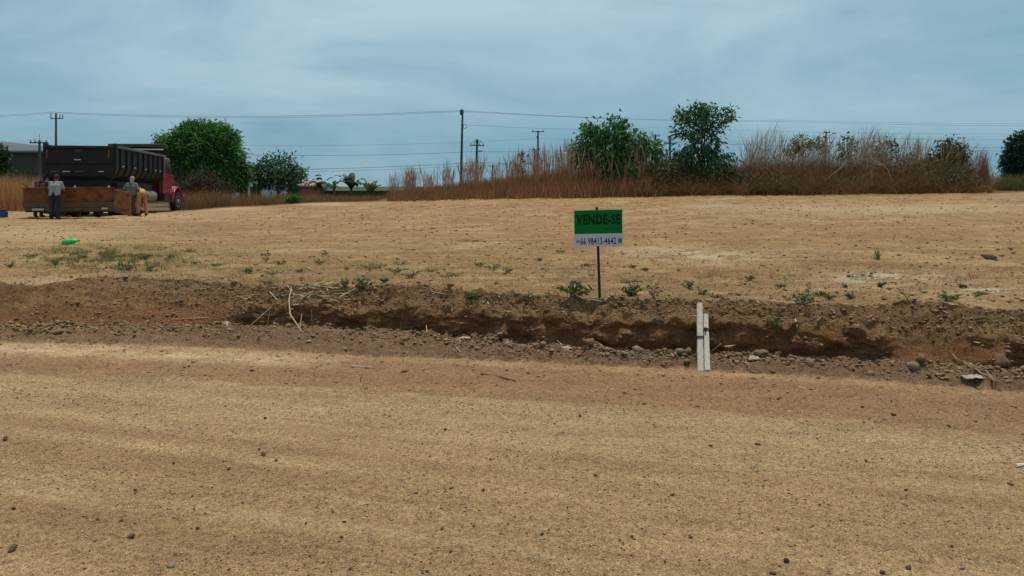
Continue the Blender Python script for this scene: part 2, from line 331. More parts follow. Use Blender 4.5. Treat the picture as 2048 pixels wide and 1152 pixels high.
tr = (T - tR) / (tC - tR)
blend((zone[:, None] == 1) * np.exp(-((tr - 0.90) / 0.10) ** 2) * (0.5 + 0.4 * nB).clip(0, 0.85), (.40, .27, .17))
blend((zone[:, None] <= 2) * np.exp(-((PV - (697 + PU * 0.038)) / 13) ** 2) * sm(-PU, -760, -520) * (0.75 + 0.45 * nB).clip(0, 1) * (Y > 2), (.50, .385, .27))
blend((zone[:, None] == 2) * sm(-tr * 0 - PU, -420, -330) * 0.6 * (Y > 2), (.23, .14, .088))
k4 = (zone[:, None] == 4)
blend(k4 * sm(nB, 0.0, 0.8) * 0.5, (.25, .165, .094)); blend(k4 * sm(-nB, 0.0, 0.6) * 0.6, (.14, .086, .050))
k3 = (zone[:, None] == 3) * np.ones_like(T)
blend(k3 * sm(fbm(SS * 1.2, Z * 6, 3), 0.0, 0.7) * 0.5, (.21, .105, .058))
blend(k3 * sm(fbm(SS * 4, Z * 10, 3), 0.1, 0.7) * 0.45, (.15, .095, .06))
k5 = (zone[:, None] == 5) * np.ones_like(T)
blend(k5 * np.exp(-(T - tFs) / 0.9) * (0.75 + 0.5 * nB).clip(0, 1), (.245, .155, .083))
blend(k5 * sm(nC, 0.05, 0.6) * 0.55, (.285, .170, .092)); blend(k5 * sm(nD, 0.2, 0.75) * 0.5, (.21, .125, .068))
blend(k5 * sm(-nC, 0.1, 0.7) * 0.5, (.43, .305, .18)); blend(k5 * sm(-nD, 0.25, 0.8) * 0.4, (.45, .33, .20))
nE = fbm(X * 0.45 + 3, Y * 3.6, 5, .6); nF = fbm(X * 2.6, Y * 7.5, 4, .6); nG = fbm(X * 0.16, Y * 0.5, 3)
blend(k5 * sm(nE + .35 * nG, 0.22, 0.62) * 0.62, (.185, .108, .060)); blend(k5 * sm(nF, 0.32, 0.8) * 0.55, (.16, .098, .056))
blend(k5 * sm(-nE, 0.30, 0.8) * 0.55, (.40, .285, .172)); blend(k5 * sm(nG, 0.1, 0.6) * 0.45, (.275, .160, .088))
front = Y > 3
def patch(u, v, ru, rv, col, s=0.8, nz=nD, thr=-0.3):
    e = np.exp(-(((PU - u) / ru) ** 2 + ((PV - v) / rv) ** 2)) * front * k5; blend(e * s * sm(nz, thr, thr + 0.6), col)
PALE, GREY = (.50, .43, .35), (.33, .29, .24)
patch(1760, 556, 120, 13, PALE, 0.95); patch(1980, 580, 90, 8, PALE, 0.8); patch(1420, 513, 170, 11, (.46, .385, .295), 0.9); patch(1330, 500, 90, 6, PALE, 0.6)
patch(1440, 412, 60, 4, GREY, 0.9, thr=-1); patch(395, 464, 22, 5, (.16, .14, .125), 0.9, thr=-.6); patch(1800, 418, 300, 10, (.43, .345, .24), 0.6, thr=-1)
patch(1420, 470, 420, 14, (.29, .165, .09), 0.7); patch(1750, 470, 260, 10, (.27, .15, .085), 0.7); patch(150, 566, 170, 12, (.43, .33, .22), 0.9, thr=-1)
patch(400, 414, 110, 7, (.50, .385, .26), 0.9, thr=-2); patch(650, 409, 60, 3, (.47, .36, .24), 0.8, thr=-2); patch(240, 432, 200, 8, (.45, .33, .205), 0.7, thr=-2); patch(560, 412, 90, 4, (.25, .145, .08), 0.8, thr=-1.5)
patch(230, 508, 190, 30, (.20, .175, .066), 0.75); patch(750, 540, 300, 28, (.225, .175, .080), 0.7); patch(1300, 575, 300, 20, (.235, .180, .085), 0.5); patch(500, 545, 200, 24, (.20, .145, .070), 0.6); patch(80, 470, 160, 18, (.43, .32, .20), 0.7, thr=-1)
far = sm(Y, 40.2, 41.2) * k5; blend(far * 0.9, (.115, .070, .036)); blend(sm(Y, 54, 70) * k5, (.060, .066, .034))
C[..., 1] *= 0.96; C[..., 2] *= 0.80; C[zone == 0] *= (1.27, 1.185, 1.19); C[zone == 5] *= (1.03, .985, .97); C[zone == 4] *= (1.25, 1.2, 1.15); C[zone == 3] *= (1.22, 1.1, 1.0); C[zone == 1] *= (1.13, 1.05, 1.02)
def sheet(name, r0, r1, label, m_=M_EARTH):
    n = r1 - r0; V = np.stack([X[r0:r1], Y[r0:r1], Z[r0:r1]], -1).reshape(-1, 3)
    idx = np.arange(n * nc).reshape(n, nc)
    F = np.stack([idx[:-1, :-1], idx[:-1, 1:], idx[1:, 1:], idx[1:, :-1]], -1).reshape(-1, 4)
    o = np_mesh(name, V, F, m_, None, C[r0:r1].reshape(-1, 3), smooth=True); return tag(o, label, None, None, 'structure')
sheet('dirt_road', 0, R_ROAD + 1, 'pale tan gravelly dirt road across the foreground')
sheet('road_verge', R_ROAD, R_FOOT + 1, 'reddish loose earth verge between the road and the cut bank')
sheet('cut_bank', R_FOOT, R_FIELD + 1, 'low cut earth bank with a shaded vertical face', M_CRAG)
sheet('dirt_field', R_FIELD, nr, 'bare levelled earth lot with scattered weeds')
_r0, _r1 = 9, int(np.argmax((T[:, nc // 2] > 130)))
_c0, _c1 = int(np.searchsorted(S, -110)), int(np.searchsorted(S, 80))
_V = np.stack([X[_r0:_r1, _c0:_c1], Y[_r0:_r1, _c0:_c1], Z[_r0:_r1, _c0:_c1]], -1); _n = _V.shape[:2]; _idx = np.arange(_n[0] * _n[1]).reshape(_n)
_F = np.stack([_idx[:-1, :-1], _idx[:-1, 1:], _idx[1:, 1:], _idx[1:, :-1]], -1).reshape(-1, 4)
BVH = BVHTree.FromPolygons(_V.reshape(-1, 3).tolist(), _F.tolist())
def gpix(u, v):                                   # where the pixel's ray meets the ground
    h = BVH.ray_cast(Vector((0, 0, CAMH)), ray(u, v).normalized()); return h[0] if h[0] else flat(u, v, 0.4)
def gz(x, y):
    h = BVH.ray_cast(Vector((x, y, 30)), Vector((0, 0, -1))); return h[0].z if h[0] else 0.0
def gzn(x, y):
    h = BVH.ray_cast(Vector((x, y, 30)), Vector((0, 0, -1))); return (h[0], h[1]) if h[0] else (Vector((x, y, 0)), Vector((0, 0, 1)))
# ---------------------------------------------------------------- dump truck
M_BOX = mat('dump_box_paint', (.020, .022, .023), .65, .3, 3, spec=.2, dirt=((.046, .036, .029), .55, 4.0))
M_GATE = mat('dump_gate_paint', (.020, .017, .016), .65, .35, 4, spec=.2, dirt=((.055, .034, .024), .56, 5.0), stretch=(1, 1, 3))
M_RED = mat('red_cab_paint', (.27, .006, .014), .35, .15, 4, coat=.4, dirt=((.2, .09, .05), .66, 3.0))
M_BLACK = mat('black_rubber', (.02, .02, .021), .85, .3, 20, bump=.2)
M_STEEL = mat('dusty_chassis_steel', (.035, .030, .027), .7, .3, 8)
M_RIM = mat('silver_wheel_rim', (.48, .48, .47), .4, .2, 15, metal=.6, dirt=((.2, .14, .09), .58, 12))
M_REFL = mat('reflector_strip', (.42, .40, .37), .5, .2, 20)
M_REFR = mat('red_reflector', (.13, .07, .055), .5, .2, 20)
M_GLASS = mat('dark_window_glass', (.03, .045, .05), .12, .1, 3, spec=.6)
M_RAIL = mat('grey_top_rail', (.09, .09, .088), .6, .3, 6)
M_CANVAS = mat('brown_tarp', (.075, .055, .042), .9, .3, 5, bump=.3, bscale=20)
M_WHITE = mat('white_paint', (.62, .62, .60), .6, .12, 6)
M_TANK = mat('fuel_tank_metal', (.16, .15, .14), .5, .3, 8)
PHI = math.radians(11.2)
pr = at(229, 432, 30.6); tz = 0.5
truck = empty('dump_truck', (pr.x - 1.35 * math.cos(PHI), 30.6 - 1.35 * math.sin(PHI), tz), PHI)
truck.rotation_euler = Euler((math.radians(-0.75), 0, PHI))
tag(truck, 'red-cabbed truck with long black ribbed dump box standing on the dirt', 'dump truck')
ZB, ZTP, HW, BL = 1.66, 2.92, 1.35, 8.05          # box floor, rim, half width, length
b = MB()
prof = [(-.62, ZB - .18), (.62, ZB - .18), (1.12, ZB + .05), (HW - .1, ZB + .35), (HW - .1, ZTP), (HW - .14, ZTP), (HW - .14, ZB + .36), (1.08, ZB + .09), (.60, ZB - .13),
        (-.60, ZB - .13), (-1.08, ZB + .09), (-HW + .14, ZB + .36), (-HW + .14, ZTP), (-HW + .1, ZTP), (-HW + .1, ZB + .35), (-1.12, ZB + .05)]
b.prism(prof, 1, 0.10, BL)
b.build('dump_box', M_BOX, truck)
g = MB(); g.prism([(-HW + .06, ZTP - .02), (-HW + .06, ZB + .10), (-1.18, ZB - .08), (1.18, ZB - .08), (HW - .06, ZB + .10), (HW - .06, ZTP - .02)], 1, -0.02, 0.08)
gate = g.build('tailgate', M_GATE, truck, .015)
g = MB()
for z in (ZTP - .10, ZB + .55, ZB + .03): g.box(-1.05 if z < ZB + .1 else -HW + .08, 1.05 if z < ZB + .1 else HW - .08, -.085, -.022, z - .045, z + .045)
g.build('gate_rail', M_GATE, gate, .01)
for x, z, wd, hh, m_ in [(-1.17, ZTP - .35, .05, .34, M_REFR), (1.13, ZTP - .35, .05, .34, M_REFR), (0, ZTP - .22, .24, .045, M_REFR), (-.05, ZB + .66, .26, .045, M_REFL), (-.88, ZB + .18, .26, .045, M_REFR),
                     (-.46, ZB + .18, .26, .045, M_REFL), (.02, ZB + .18, .28, .045, M_REFR), (.84, ZB + .18, .2, .045, M_REFL)]:
    MB().box(x - wd / 2, x + wd / 2, -.032, -.021, z - hh / 2, z + hh / 2).build('reflector', m_, gate)
for sx in (-1, 1):
    MB().prism([(sx * (HW - .12), ZB + .2), (sx * (HW - .12), ZTP + .09), (sx * (HW + .03), ZTP + .09), (sx * (HW + .03), ZB + .14), (sx * 1.2, ZB - .1), (sx * .9, ZB - .1)], 1, .10, .34).build('corner_post', M_BOX, truck, .03)
    MB().box(sx * (HW - .06) - .07, sx * (HW - .06) + .07, .35, BL + .02, ZTP - .09, ZTP + .02).build('top_rail', M_RAIL if sx > 0 else M_BOX, truck, .012)
    for i in range(9):
        y = .95 + i * .84
        MB().prism([(sx * (HW - .11), ZTP - .10), (sx * (HW - .03), ZTP - .12), (sx * (HW - .02), ZB + .36), (sx * 1.16, ZB + .01), (sx * .66, ZB - .2), (sx * .62, ZB - .16), (sx * 1.11, ZB + .06), (sx * (HW - .11), ZB + .36)], 1, y, y + .13).build('rib', M_BOX, truck, .012)
        if i in (0, 2, 4, 6, 7): MB().box(sx * (HW - .095), sx * (HW - .088), y + .3, y + .62, ZB + .42, ZB + .47).build('reflector', M_REFL, truck)
h = MB(); h.box(-HW + .1, HW - .1, BL - .08, BL + .02, ZB, ZTP + .42); h.build('headboard', M_BOX, truck, .01)
cg = MB(); cg.box(-HW + .05, HW - .05, BL - .45, BL + .75, ZTP + .42, ZTP + .47); gd = cg.build('cab_guard', M_CANVAS, truck, .01)
MB().box(-HW + .35, HW - .02, BL - .49, BL - .455, ZTP + .26, ZTP + .33).build('guard_edge', M_WHITE, gd)
MB().bar((-HW + .05, BL - .35, ZTP + .52), (HW + .04, BL - .2, ZTP + .55), .06).build('rolled_tarp', M_CANVAS, gd)
ch = MB()
for sx in (-1, 1): ch.box(sx * .42 - .05, sx * .42 + .05, .2, 11.9, .82, 1.08)
for y in (.3, 2.2, 4, 6, 8): ch.box(-.42, .42, y, y + .1, .84, 1.05)
ch.box(-.9, .9, .15, .28, .55, .68); ch.box(-.7, -.62, .2, .27, .6, 1.0); ch.box(.62, .7, .2, .27, .6, 1.0)
ch.build('chassis', M_STEEL, truck)
hi = MB(); hi.bar((0, 3.2, 1.0), (0, 6.6, ZB - .05), .12, .09); hi.box(-.75, .75, .3, 7.8, 1.10, 1.48); hi.build('hoist', M_STEEL, truck)
MB().box(-1.15, 1.15, .12, .22, 1.12, 1.60).build('rear_gap_panel', M_BLACK, truck)  # added black panel: closes the bright gap so the space below the box stays dark
for sx in (-1, 1): MB().box(sx * .5, sx * 1.28, .62, .65, .35, 1.42).build('mud_flap', M_BLACK, truck)
def wheel(parent, x, y, r, wd, sx, dual=False, steer=0.0):
    hub = bpy.data.objects.new('wheel', None); hub.location = (x, y, r); hub.rotation_euler = (0, 0, steer); link(hub, parent)
    for k in ((0, 1) if dual else (0,)):
        o_ = -sx * k * (wd + .05)
        t = MB(); t.lathe([(r * .56, -wd * .46), (r * .86, -wd * .5), (r * .97, -wd * .44), (r, -wd * .3), (r, wd * .3), (r * .97, wd * .44), (r * .86, wd * .5), (r * .56, wd * .46)], (o_, 0, 0), 'x', 32)
        t.build('tyre', M_BLACK, hub, smooth=True)
    q = MB(); s_ = sx * wd * .5
    q.lathe([(r * .58, -s_ * .9), (r * .58, s_ * .95), (r * .50, s_ * .9), (r * .46, s_ * .45), (r * .24, s_ * .35), (r * .22, s_ * .95), (r * .12, s_ * 1.1), (0.01, s_ * 1.1)], (0, 0, 0), 'x', 28)
    for i in range(10):
        a_ = i * math.pi / 5; q.bar((s_ * .3, r * .36 * math.cos(a_), r * .36 * math.sin(a_)), (s_ * .62, r * .36 * math.cos(a_), r * .36 * math.sin(a_)), .022, n=6)
    q.build('rim', M_RIM, hub, smooth=True)
for sx in (-1, 1):
    wheel(truck, sx * 1.12, 1.7, .51, .28, sx, True); wheel(truck, sx * 1.12, 3.0, .51, .28, sx, True)
    wheel(truck, sx * 1.16, 10.35, .54, .30, sx, False, math.radians(-7))
    fl = MB()
    pts = [(3.0 + .68 * math.cos(a_), .56 + .68 * math.sin(a_)) for a_ in np.linspace(0, math.pi * .75, 10)]
    pin = [(3.0 + .65 * math.cos(a_), .56 + .65 * math.sin(a_)) for a_ in np.linspace(math.pi * .75, 0, 10)]
    fl.prism(pts + pin, 0, sx * .82, sx * 1.3); fl.build('mudguard', M_STEEL, truck)
    MB().bar((sx * .95, 5.3, .82), (sx * .95, 6.9, .82), .30, n=20).build('fuel_tank', M_TANK, truck, .03)
    MB().box(sx * .6, sx * 1.22, 4.0, 8.4, .50, .58).build('side_guard', M_STEEL, truck, .01)
# cab: outlined from the side, with the hood ahead of the door
cab = MB(); cab.prism([(8.35, .95), (9.55, .95), (9.72, 1.45), (9.95, 1.50), (9.95, 1.98), (9.70, 2.02), (9.42, 2.72), (9.25, 2.86), (8.45, 2.88), (8.35, 2.78)], 0, -1.17, 1.17)
cabo = cab.build('cab', M_RED, truck, .07, seg=3)
hd = MB(); hd.prism([(9.9, 1.15), (11.62, 1.12), (11.70, 1.30), (11.62, 1.74), (11.35, 1.86), (9.9, 1.97)], 0, -.72, .72); hood = hd.build('hood', M_RED, truck, .09, seg=3)
MB().box(-.6, .6, 11.68, 11.72, 1.2, 1.65).build('grille', M_STEEL, hood)
for sx in (-1, 1):
    fd = MB(); n_ = 14; o_ = [(10.35 + .86 * math.cos(a_), .58 + .80 * math.sin(a_)) for a_ in np.linspace(-.1, math.pi + .1, n_)]; i2 = [(10.35 + .70 * math.cos(a_), .58 + .66 * math.sin(a_)) for a_ in np.linspace(math.pi + .1, -.1, n_)]
    fd.prism(o_ + i2, 0, sx * .70, sx * 1.30); fd.build('fender', M_RED, truck, .04, seg=3)
    wn = MB(); wn.prism([(8.62, 2.05), (9.56, 2.05), (9.34, 2.66), (8.62, 2.70)], 0, sx * 1.165, sx * 1.178); wn.build('side_window', M_GLASS, cabo)
    MB().box(sx * 1.168, sx * 1.182, 8.50, 9.60, 1.30, 1.33).build('door_trim', M_STEEL, cabo)
    MB().box(sx * 1.17, sx * 1.20, 8.62, 8.80, 1.72, 1.76).build('door_handle', M_STEEL, cabo)
    st_ = MB(); st_.box(sx * .85, sx * 1.2, 8.5, 9.5, .55, .62); st_.box(sx * .85, sx * 1.14, 8.6, 9.4, .62, .98); st_.build('step', M_STEEL, truck, .01)
    mr = MB(); mr.bar((sx * 1.15, 9.6, 2.3), (sx * 1.46, 9.8, 2.45), .018); mr.bar((sx * 1.15, 9.6, 1.95), (sx * 1.46, 9.8, 1.75), .018); mr.box(sx * 1.40, sx * 1.56, 9.77, 9.83, 1.80, 2.42); mr.build('mirror', M_BLACK, truck, .015)
    hl = MB(); hl.lathe([(.13, -.03), (.13, .03), (.09, .06), (.01, .07)], (sx * .98, 11.22, 1.02), 'y', 16); hl.build('headlight', M_GLASS, truck, smooth=True)
    MB().box(sx * 1.05, sx * 1.16, 9.72, 9.8, 1.18, 1.30).build('number_plate_light', M_REFL, cabo)
MB().prism([(9.74, 2.06), (9.46, 2.68), (9.475, 2.687), (9.755, 2.067)], 0, -1.02, 1.02).build('windscreen', M_GLASS, cabo)
MB().box(-1.25, 1.25, 11.35, 11.6, .55, .86).build('bumper', M_RED, truck, .05, seg=3)
MB().bar((1.0, 8.22, .9), (1.0, 8.22, 3.05), .055).build('exhaust_stack', M_STEEL, truck)
for x in (-.7, 0.9): MB().box(x - .08, x + .08, 9.0, 9.2, 2.87, 2.95).build('roof_lamp', M_REFL, cabo, .02)

KC = 1.3
for o in truck.children:
    if o.name.split('.')[0] in ('cab', 'hood', 'fender', 'step', 'mirror', 'headlight', 'bumper'):
        o.scale = (1, KC, 1); o.location = (0, 8.35 * (1 - KC), 0)
    elif o.name.startswith('wheel') and o.location.y > 8: o.location.y = 8.35 + (o.location.y - 8.35) * KC
# ---------------------------------------------------------------- aggregate spreader behind the truck
M_RUST = mat('rusty_orange_steel', (.20, .072, .025), .85, .4, 3.0, bump=.3, spec=.15, dirt=((.085, .042, .026), .47, 2.6))
M_RUSTD = mat('brown_worn_steel', (.10, .060, .038), .85, .35, 5.0, dirt=((.09, .055, .04), .52, 4))
M_RUSTW = mat('orange_wing_paint', (.25, .105, .038), .85, .3, 3.0, spec=.15, dirt=((.12, .06, .034), .50, 3.5))
M_DARK = mat('greasy_dark_steel', (.028, .024, .022), .7, .3, 6)
SY = 28.6; pl, pq = at(49, 437, SY), at(229, 434, SY + .35)
ang = math.atan2(pq.y - pl.y, pq.x - pl.x); W_ = math.hypot(pq.x - pl.x, pq.y - pl.y)
sp = empty('aggregate_spreader', (pl.x, pl.y, gz(pl.x, pl.y) + .01), ang)
tag(sp, 'rusty orange aggregate spreader box hitched behind the dump truck', 'spreader')
for i in range(4):
    x0 = W_ * i / 4; MB().prism([(-.02 , .60), (-.10, 1.13), (-.06, 1.15), (.03, .61)], 0, x0 + .008, x0 + W_ / 4 - .008).build('hopper_panel', M_RUST, sp, .008)
MB().box(-.02, W_ + .02, -.15, -.03, 1.13, 1.18).build('hopper_rim', M_RUST, sp, .01)
MB().box(0, W_, .55, .6, .55, 1.12).build('back_panel', M_RUST, sp)
for x in (0, W_): MB().prism([(-.08, 1.12), (.6, 1.12), (.45, .4), (0, .4)], 0, x - .02, x + .02).build('end_plate', M_RUSTD, sp)
MB().box(-.02, W_, -.10, .08, .40, .60).build('beam', M_RUSTD, sp, .015)
MB().prism([(-.09, .26), (.0, .22), (.6, .22), (.6, .40), (-.09, .40)], 0, .05, W_).build('sill', M_RUSTD, sp, .01)
bl_ = MB(); bl_.prism([(0, .30), (W_ * .3, .13), (W_ * .45, .10), (W_ * .5, .3), (W_, .3), (W_, .36), (0, .36)], 1, .0, .06); bl_.build('skirt', M_DARK, sp)
for x, wd, z in ((.55, .42, .33), (W_ - .32, .22, .36)): MB().box(x - wd / 2, x + wd / 2, -.125, -.092, z - .035, z + .035).build('plate', M_REFL, sp)
for x in (.95, 1.65, 2.5):
    t = MB(); t.lathe([(.1, -.1), (.22, -.11), (.25, -.07), (.25, .07), (.22, .11), (.1, .1)], (x, .45, .25), 'x', 20); t.build('tyre', M_BLACK, sp, smooth=True)
ax = MB(); ax.bar((.3, .45, .25), (W_ - .2, .45, .25), .045); ax.bar((.1, .3, .3), (W_, .3, .3), .09); ax.build('axle', M_DARK, sp)
wing = MB(); wing.add([(W_ + .03, -.1, .22), (W_ + .72, -.30, .07), (W_ + .72, -.30, 1.00), (W_ + .03, -.1, 1.08), (W_ + .03, -.06, .22), (W_ + .72, -.26, .07), (W_ + .72, -.26, 1.00), (W_ + .03, -.06, 1.08)],
    [(0, 1, 2, 3), (7, 6, 5, 4), (0, 4, 5, 1), (1, 5, 6, 2), (2, 6, 7, 3), (3, 7, 4, 0)]); wo = wing.build('side_panel', M_RUSTW, sp, .006)
MB().box(W_ + .58, W_ + .63, -.30, -.25, .82, .88).build('latch', M_DARK, wo); MB().box(W_ + .2, W_ + .62, -.29, -.17, .30, .34).build('panel_rib', M_RUSTD, wo)
lv = MB(); lv.bar((.12, .1, 1.15), (-.12, .02, 1.36), .018); lv.bar((.0, .06, 1.24), (.14, .06, 1.27), .015); lv.build('lever', M_RUSTD, sp)
hk = MB(); hk.bar((W_ * .5, .6, .7), (W_ * .5 + .1, 1.9, .75), .06); hk.bar((W_ * .3, .6, .7), (W_ * .5, 1.8, .75), .05); hk.build('hitch', M_DARK, sp)
for x in (W_ * .55, W_ * .93): MB().bar((x, .05, 1.18), (x, .05, 1.25), .035).build('grease_cap', M_WHITE, sp)

# ---------------------------------------------------------------- people
M_SKIN = mat('brown_skin', (.17, .085, .052), .6, .1, 8)
M_HAIR = mat('black_hair', (.012, .010, .010), .7, .3, 40)
def cloth(name, c): return mat(name, c, .9, .22, 9, bump=.3, bscale=25)
def capsule(mb, a, b_, r0, r1, n=12):
    a, b_ = Vector(a), Vector(b_); d = b_ - a
    if d.length < 1e-5: d = Vector((0, 0, 1e-4))
    dn = d.normalized(); pts, rs = [], []
    for t in (0.1, 0.5, .85): pts.append(a - dn * r0 * math.cos(t * math.pi / 2)); rs.append(r0 * math.sin(t * math.pi / 2))
    pts.append(a); rs.append(r0); pts.append(b_); rs.append(r1)
    for t in (.85, .5, .1): pts.append(b_ + dn * r1 * math.cos(t * math.pi / 2)); rs.append(r1 * math.sin(t * math.pi / 2))
    q = dn.to_track_quat('Z', 'Y'); vs = []
    for p, r in zip(pts, rs):
        for j in range(n):
            t = 2 * math.pi * j / n; vs.append(p + q @ Vector((r * math.cos(t), r * math.sin(t), 0)))
    m_ = len(pts); fs = [(i * n + j, i * n + (j + 1) % n, (i + 1) * n + (j + 1) % n, (i + 1) * n + j) for i in range(m_ - 1) for j in range(n)]
    fs += [tuple(range(n - 1, -1, -1)), tuple(range((m_ - 1) * n, m_ * n))]; mb.add(vs, fs)
def fuse(mb, name, m_, parent, vox):
    o = mb.build(name, m_, parent); r = o.modifiers.new('remesh', 'REMESH'); r.mode = 'VOXEL'; r.voxel_size = vox; r.use_smooth_shade = True
    s_ = o.modifiers.new('smooth', 'SMOOTH'); s_.iterations = 4; s_.factor = .5; return o
def hand(mb, wrist, direc, side):
    d = Vector(direc).normalized(); up = Vector((0, 0, 1)); s_ = d.cross(up)
    if s_.length < .2: s_ = d.cross(Vector((0, 1, 0)))
    s_.normalize(); n_ = s_.cross(d).normalized(); w_ = Vector(wrist); k = w_ + d * .085
    for j in (-.026, 0, .026): capsule(mb, w_ + s_ * j * .6, k + s_ * j, .017, .015, 8)
    for j, l_ in ((-.033, .06), (-.011, .078), (.011, .082), (.033, .07)):
        a = k + s_ * j; m1 = a + d * l_ * .5 - n_ * .008; capsule(mb, a, m1, .0095, .009, 6); capsule(mb, m1, m1 + d * l_ * .35 - n_ * .03, .009, .0075, 6)
    a = w_ + d * .03 + s_ * side * .032; b_ = a + d * .035 + s_ * side * .03; capsule(mb, a, b_, .013, .011, 6); capsule(mb, b_, b_ + d * .03 - n_ * .012, .0105, .009, 6)
def person(loc, yaw, J, shirt, trousers, label, hair='short', cap=None, sleeves='short', hem=-.06, shoes=(.03, .022, .02)):
    # J: joints in metres: x right, y ahead, z up
    P = empty('person', loc, yaw); tag(P, label, 'person', None); J = {k: Vector(v) for k, v in J.items()}
    hd, nk, ch, pv = J['head'], J['neck'], J['chest'], J['pelvis']; up = (hd - nk).normalized(); fw = J.get('face', Vector((0, 1, 0))); fw = (fw - up * fw.dot(up)).normalized(); rt = fw.cross(up)
    B = MB(); capsule(B, hd + up * .035 - fw * .01, hd + up * .03 + fw * .012, .088, .086, 16); capsule(B, hd - up * .045 + fw * .035, hd + up * .01 + fw * .03, .056, .072, 14)
    capsule(B, hd - up * .0 + fw * .095, hd - up * .03 + fw * .112, .010, .016, 8)                       # nose
    capsule(B, hd - up * .065 + fw * .078 - rt * .018, hd - up * .065 + fw * .078 + rt * .018, .010, .010, 6)   # lips
    for s_ in (-1, 1): capsule(B, hd + rt * s_ * .090 + up * .015, hd + rt * s_ * .088 - up * .025, .014, .011, 8)
    capsule(B, nk - up * .05, hd - up * .05, .060, .056); capsule(B, ch, nk, .10, .06)
    SH = MB(); TR = MB(); SO = MB(); side_v = (J['shR'] - J['shL']).normalized()
    for off in (-.07, .07): capsule(B, pv + side_v * off, ch + side_v * off * 1.2, .095, .105); capsule(SH, pv + side_v * off * 1.15 + (ch - pv) * hem, ch + side_v * off * 1.35, .118, .124)
    capsule(SH, J['shL'], J['shR'], .072, .072); capsule(SH, ch, nk - up * .02, .13, .075)
    for k, s_ in (('L', -1), ('R', 1)):
        sh, el, wr, hp, kn, an, to = (J[n_ + k] for n_ in ('sh', 'el', 'wr', 'hip', 'kn', 'an', 'toe'))
        capsule(B, sh, el, .050, .041); capsule(B, el, wr, .041, .029); hand(B, wr, J.get('hand' + k, wr - el), -s_)
        capsule(B, hp, kn, .08, .055); capsule(B, kn, an, .055, .04); capsule(B, an, to, .04, .03)
        if sleeves == 'short': capsule(SH, sh, sh.lerp(el, .72), .070, .062)
        else: capsule(SH, sh, el, .070, .058); capsule(SH, el, el.lerp(wr, .94), .058, .044)
        capsule(TR, hp, kn, .105, .080); capsule(TR, kn, an + (kn - an) * .08, .080, .068); capsule(TR, pv, hp, .125, .115)
        capsule(SO, an + Vector((0, 0, -.02)) - (to - an) * .25, to, .048, .042)
    fuse(B, 'body', M_SKIN, P, .0085); fuse(SH, 'shirt', cloth('shirt_cloth', shirt), P, .013); fuse(TR, 'trousers', cloth('trouser_cloth', trousers), P, .013); fuse(SO, 'shoes', cloth('shoe', shoes), P, .012)
    for s_ in (-1, 1):
        e = MB(); capsule(e, hd + fw * .088 + rt * s_ * .032 + up * .008, hd + fw * .089 + rt * s_ * .036 + up * .008, .011, .011, 8); e.build('eye', M_HAIR, P, smooth=True)
    H = MB(); capsule(H, hd + up * .055 - fw * .022, hd + up * .05 + fw * .0, .094, .090, 16); capsule(H, hd + up * .01 - fw * .05, hd + up * .05 - fw * .03, .075, .08, 14)
    if hair == 'long':
        capsule(H, hd - fw * .05, nk - fw * .06 - up * .06, .085, .075, 12); capsule(H, hd + up * .03 - rt * .03, hd - up * .08 - fw * .05 - rt * .04, .085, .06, 12)
    if cap is None: fuse(H, 'hair', M_HAIR, P, .012)
    else:
        Hc = MB(); capsule(Hc, hd + up * .062 - fw * .012, hd + up * .06 + fw * .01, .100, .097, 16); capsule(Hc, hd + up * .045 + fw * .09 - rt * .03, hd + up * .045 + fw * .15 + rt * .03, .022, .018, 8)
        capsule(Hc, hd + up * .0 - fw * .045, nk - fw * .055, .080, .080, 12); fuse(Hc, 'cap', cloth('cap_cloth', cap), P, .012)
    return P
def stand(h=1.74, lean=.08, arms='front'):
    k = h / 1.74
    J = dict(pelvis=(0, 0, .98), chest=(0, lean, 1.30), neck=(0, lean * 1.5, 1.47), head=(0, lean * 2.2, 1.62), shL=(-.19, lean * 1.3, 1.42), shR=(.19, lean * 1.3, 1.42),
             hipL=(-.095, 0, .93), hipR=(.095, 0, .93), knL=(-.11, .03, .50), knR=(.11, .02, .50), anL=(-.12, -.02, .09), anR=(.12, -.03, .09), toeL=(-.14, .16, .045), toeR=(.14, .15, .045))
    if arms == 'front': J.update(elL=(-.27, lean + .10, 1.16), elR=(.27, lean + .08, 1.15), wrL=(-.20, lean + .33, 1.08), wrR=(.21, lean + .32, 1.10))
    return {a: Vector(v) * k for a, v in J.items()}
def spot(u, y): x = at(u, 425, y).x; return Vector((x, y, gz(x, y)))
g0 = spot(109, 28.1)
J = stand(1.68); J['face'] = Vector((.1, 1, -.5))
person((g0.x, g0.y, g0.z), .15, J, (.23, .25, .26), (.018, .024, .042), 'person in grey t-shirt and dark jeans seen from behind, facing the spreader', 'short')
p1 = at(77, 372, 29.55)
J = stand(1.66, .2); J['face'] = Vector((0, 1, -.6))
person((p1.x, 29.55, gz(p1.x, 29.55)), .1, J, (.022, .020, .022), (.03, .03, .035), 'dark-haired person in black shirt leaning over the far side of the spreader', 'long', None, 'long')
g2 = spot(262, 31.0)
J = stand(1.60, .05); J['face'] = Vector((-.2, 1, -.6)); J.update(elL=Vector((-.30, .0, 1.10)), elR=Vector((.29, .02, 1.08)), wrL=Vector((-.20, .22, .98)), wrR=Vector((.24, .22, .96)))
cp = person((g2.x, g2.y, g2.z), .05, J, (.155, .150, .115), (.075, .060, .042), 'person in olive long-sleeved shirt and sun cap, holding a shovel', cap=(.26, .23, .18), sleeves='long')
g3 = spot(284, 31.1)
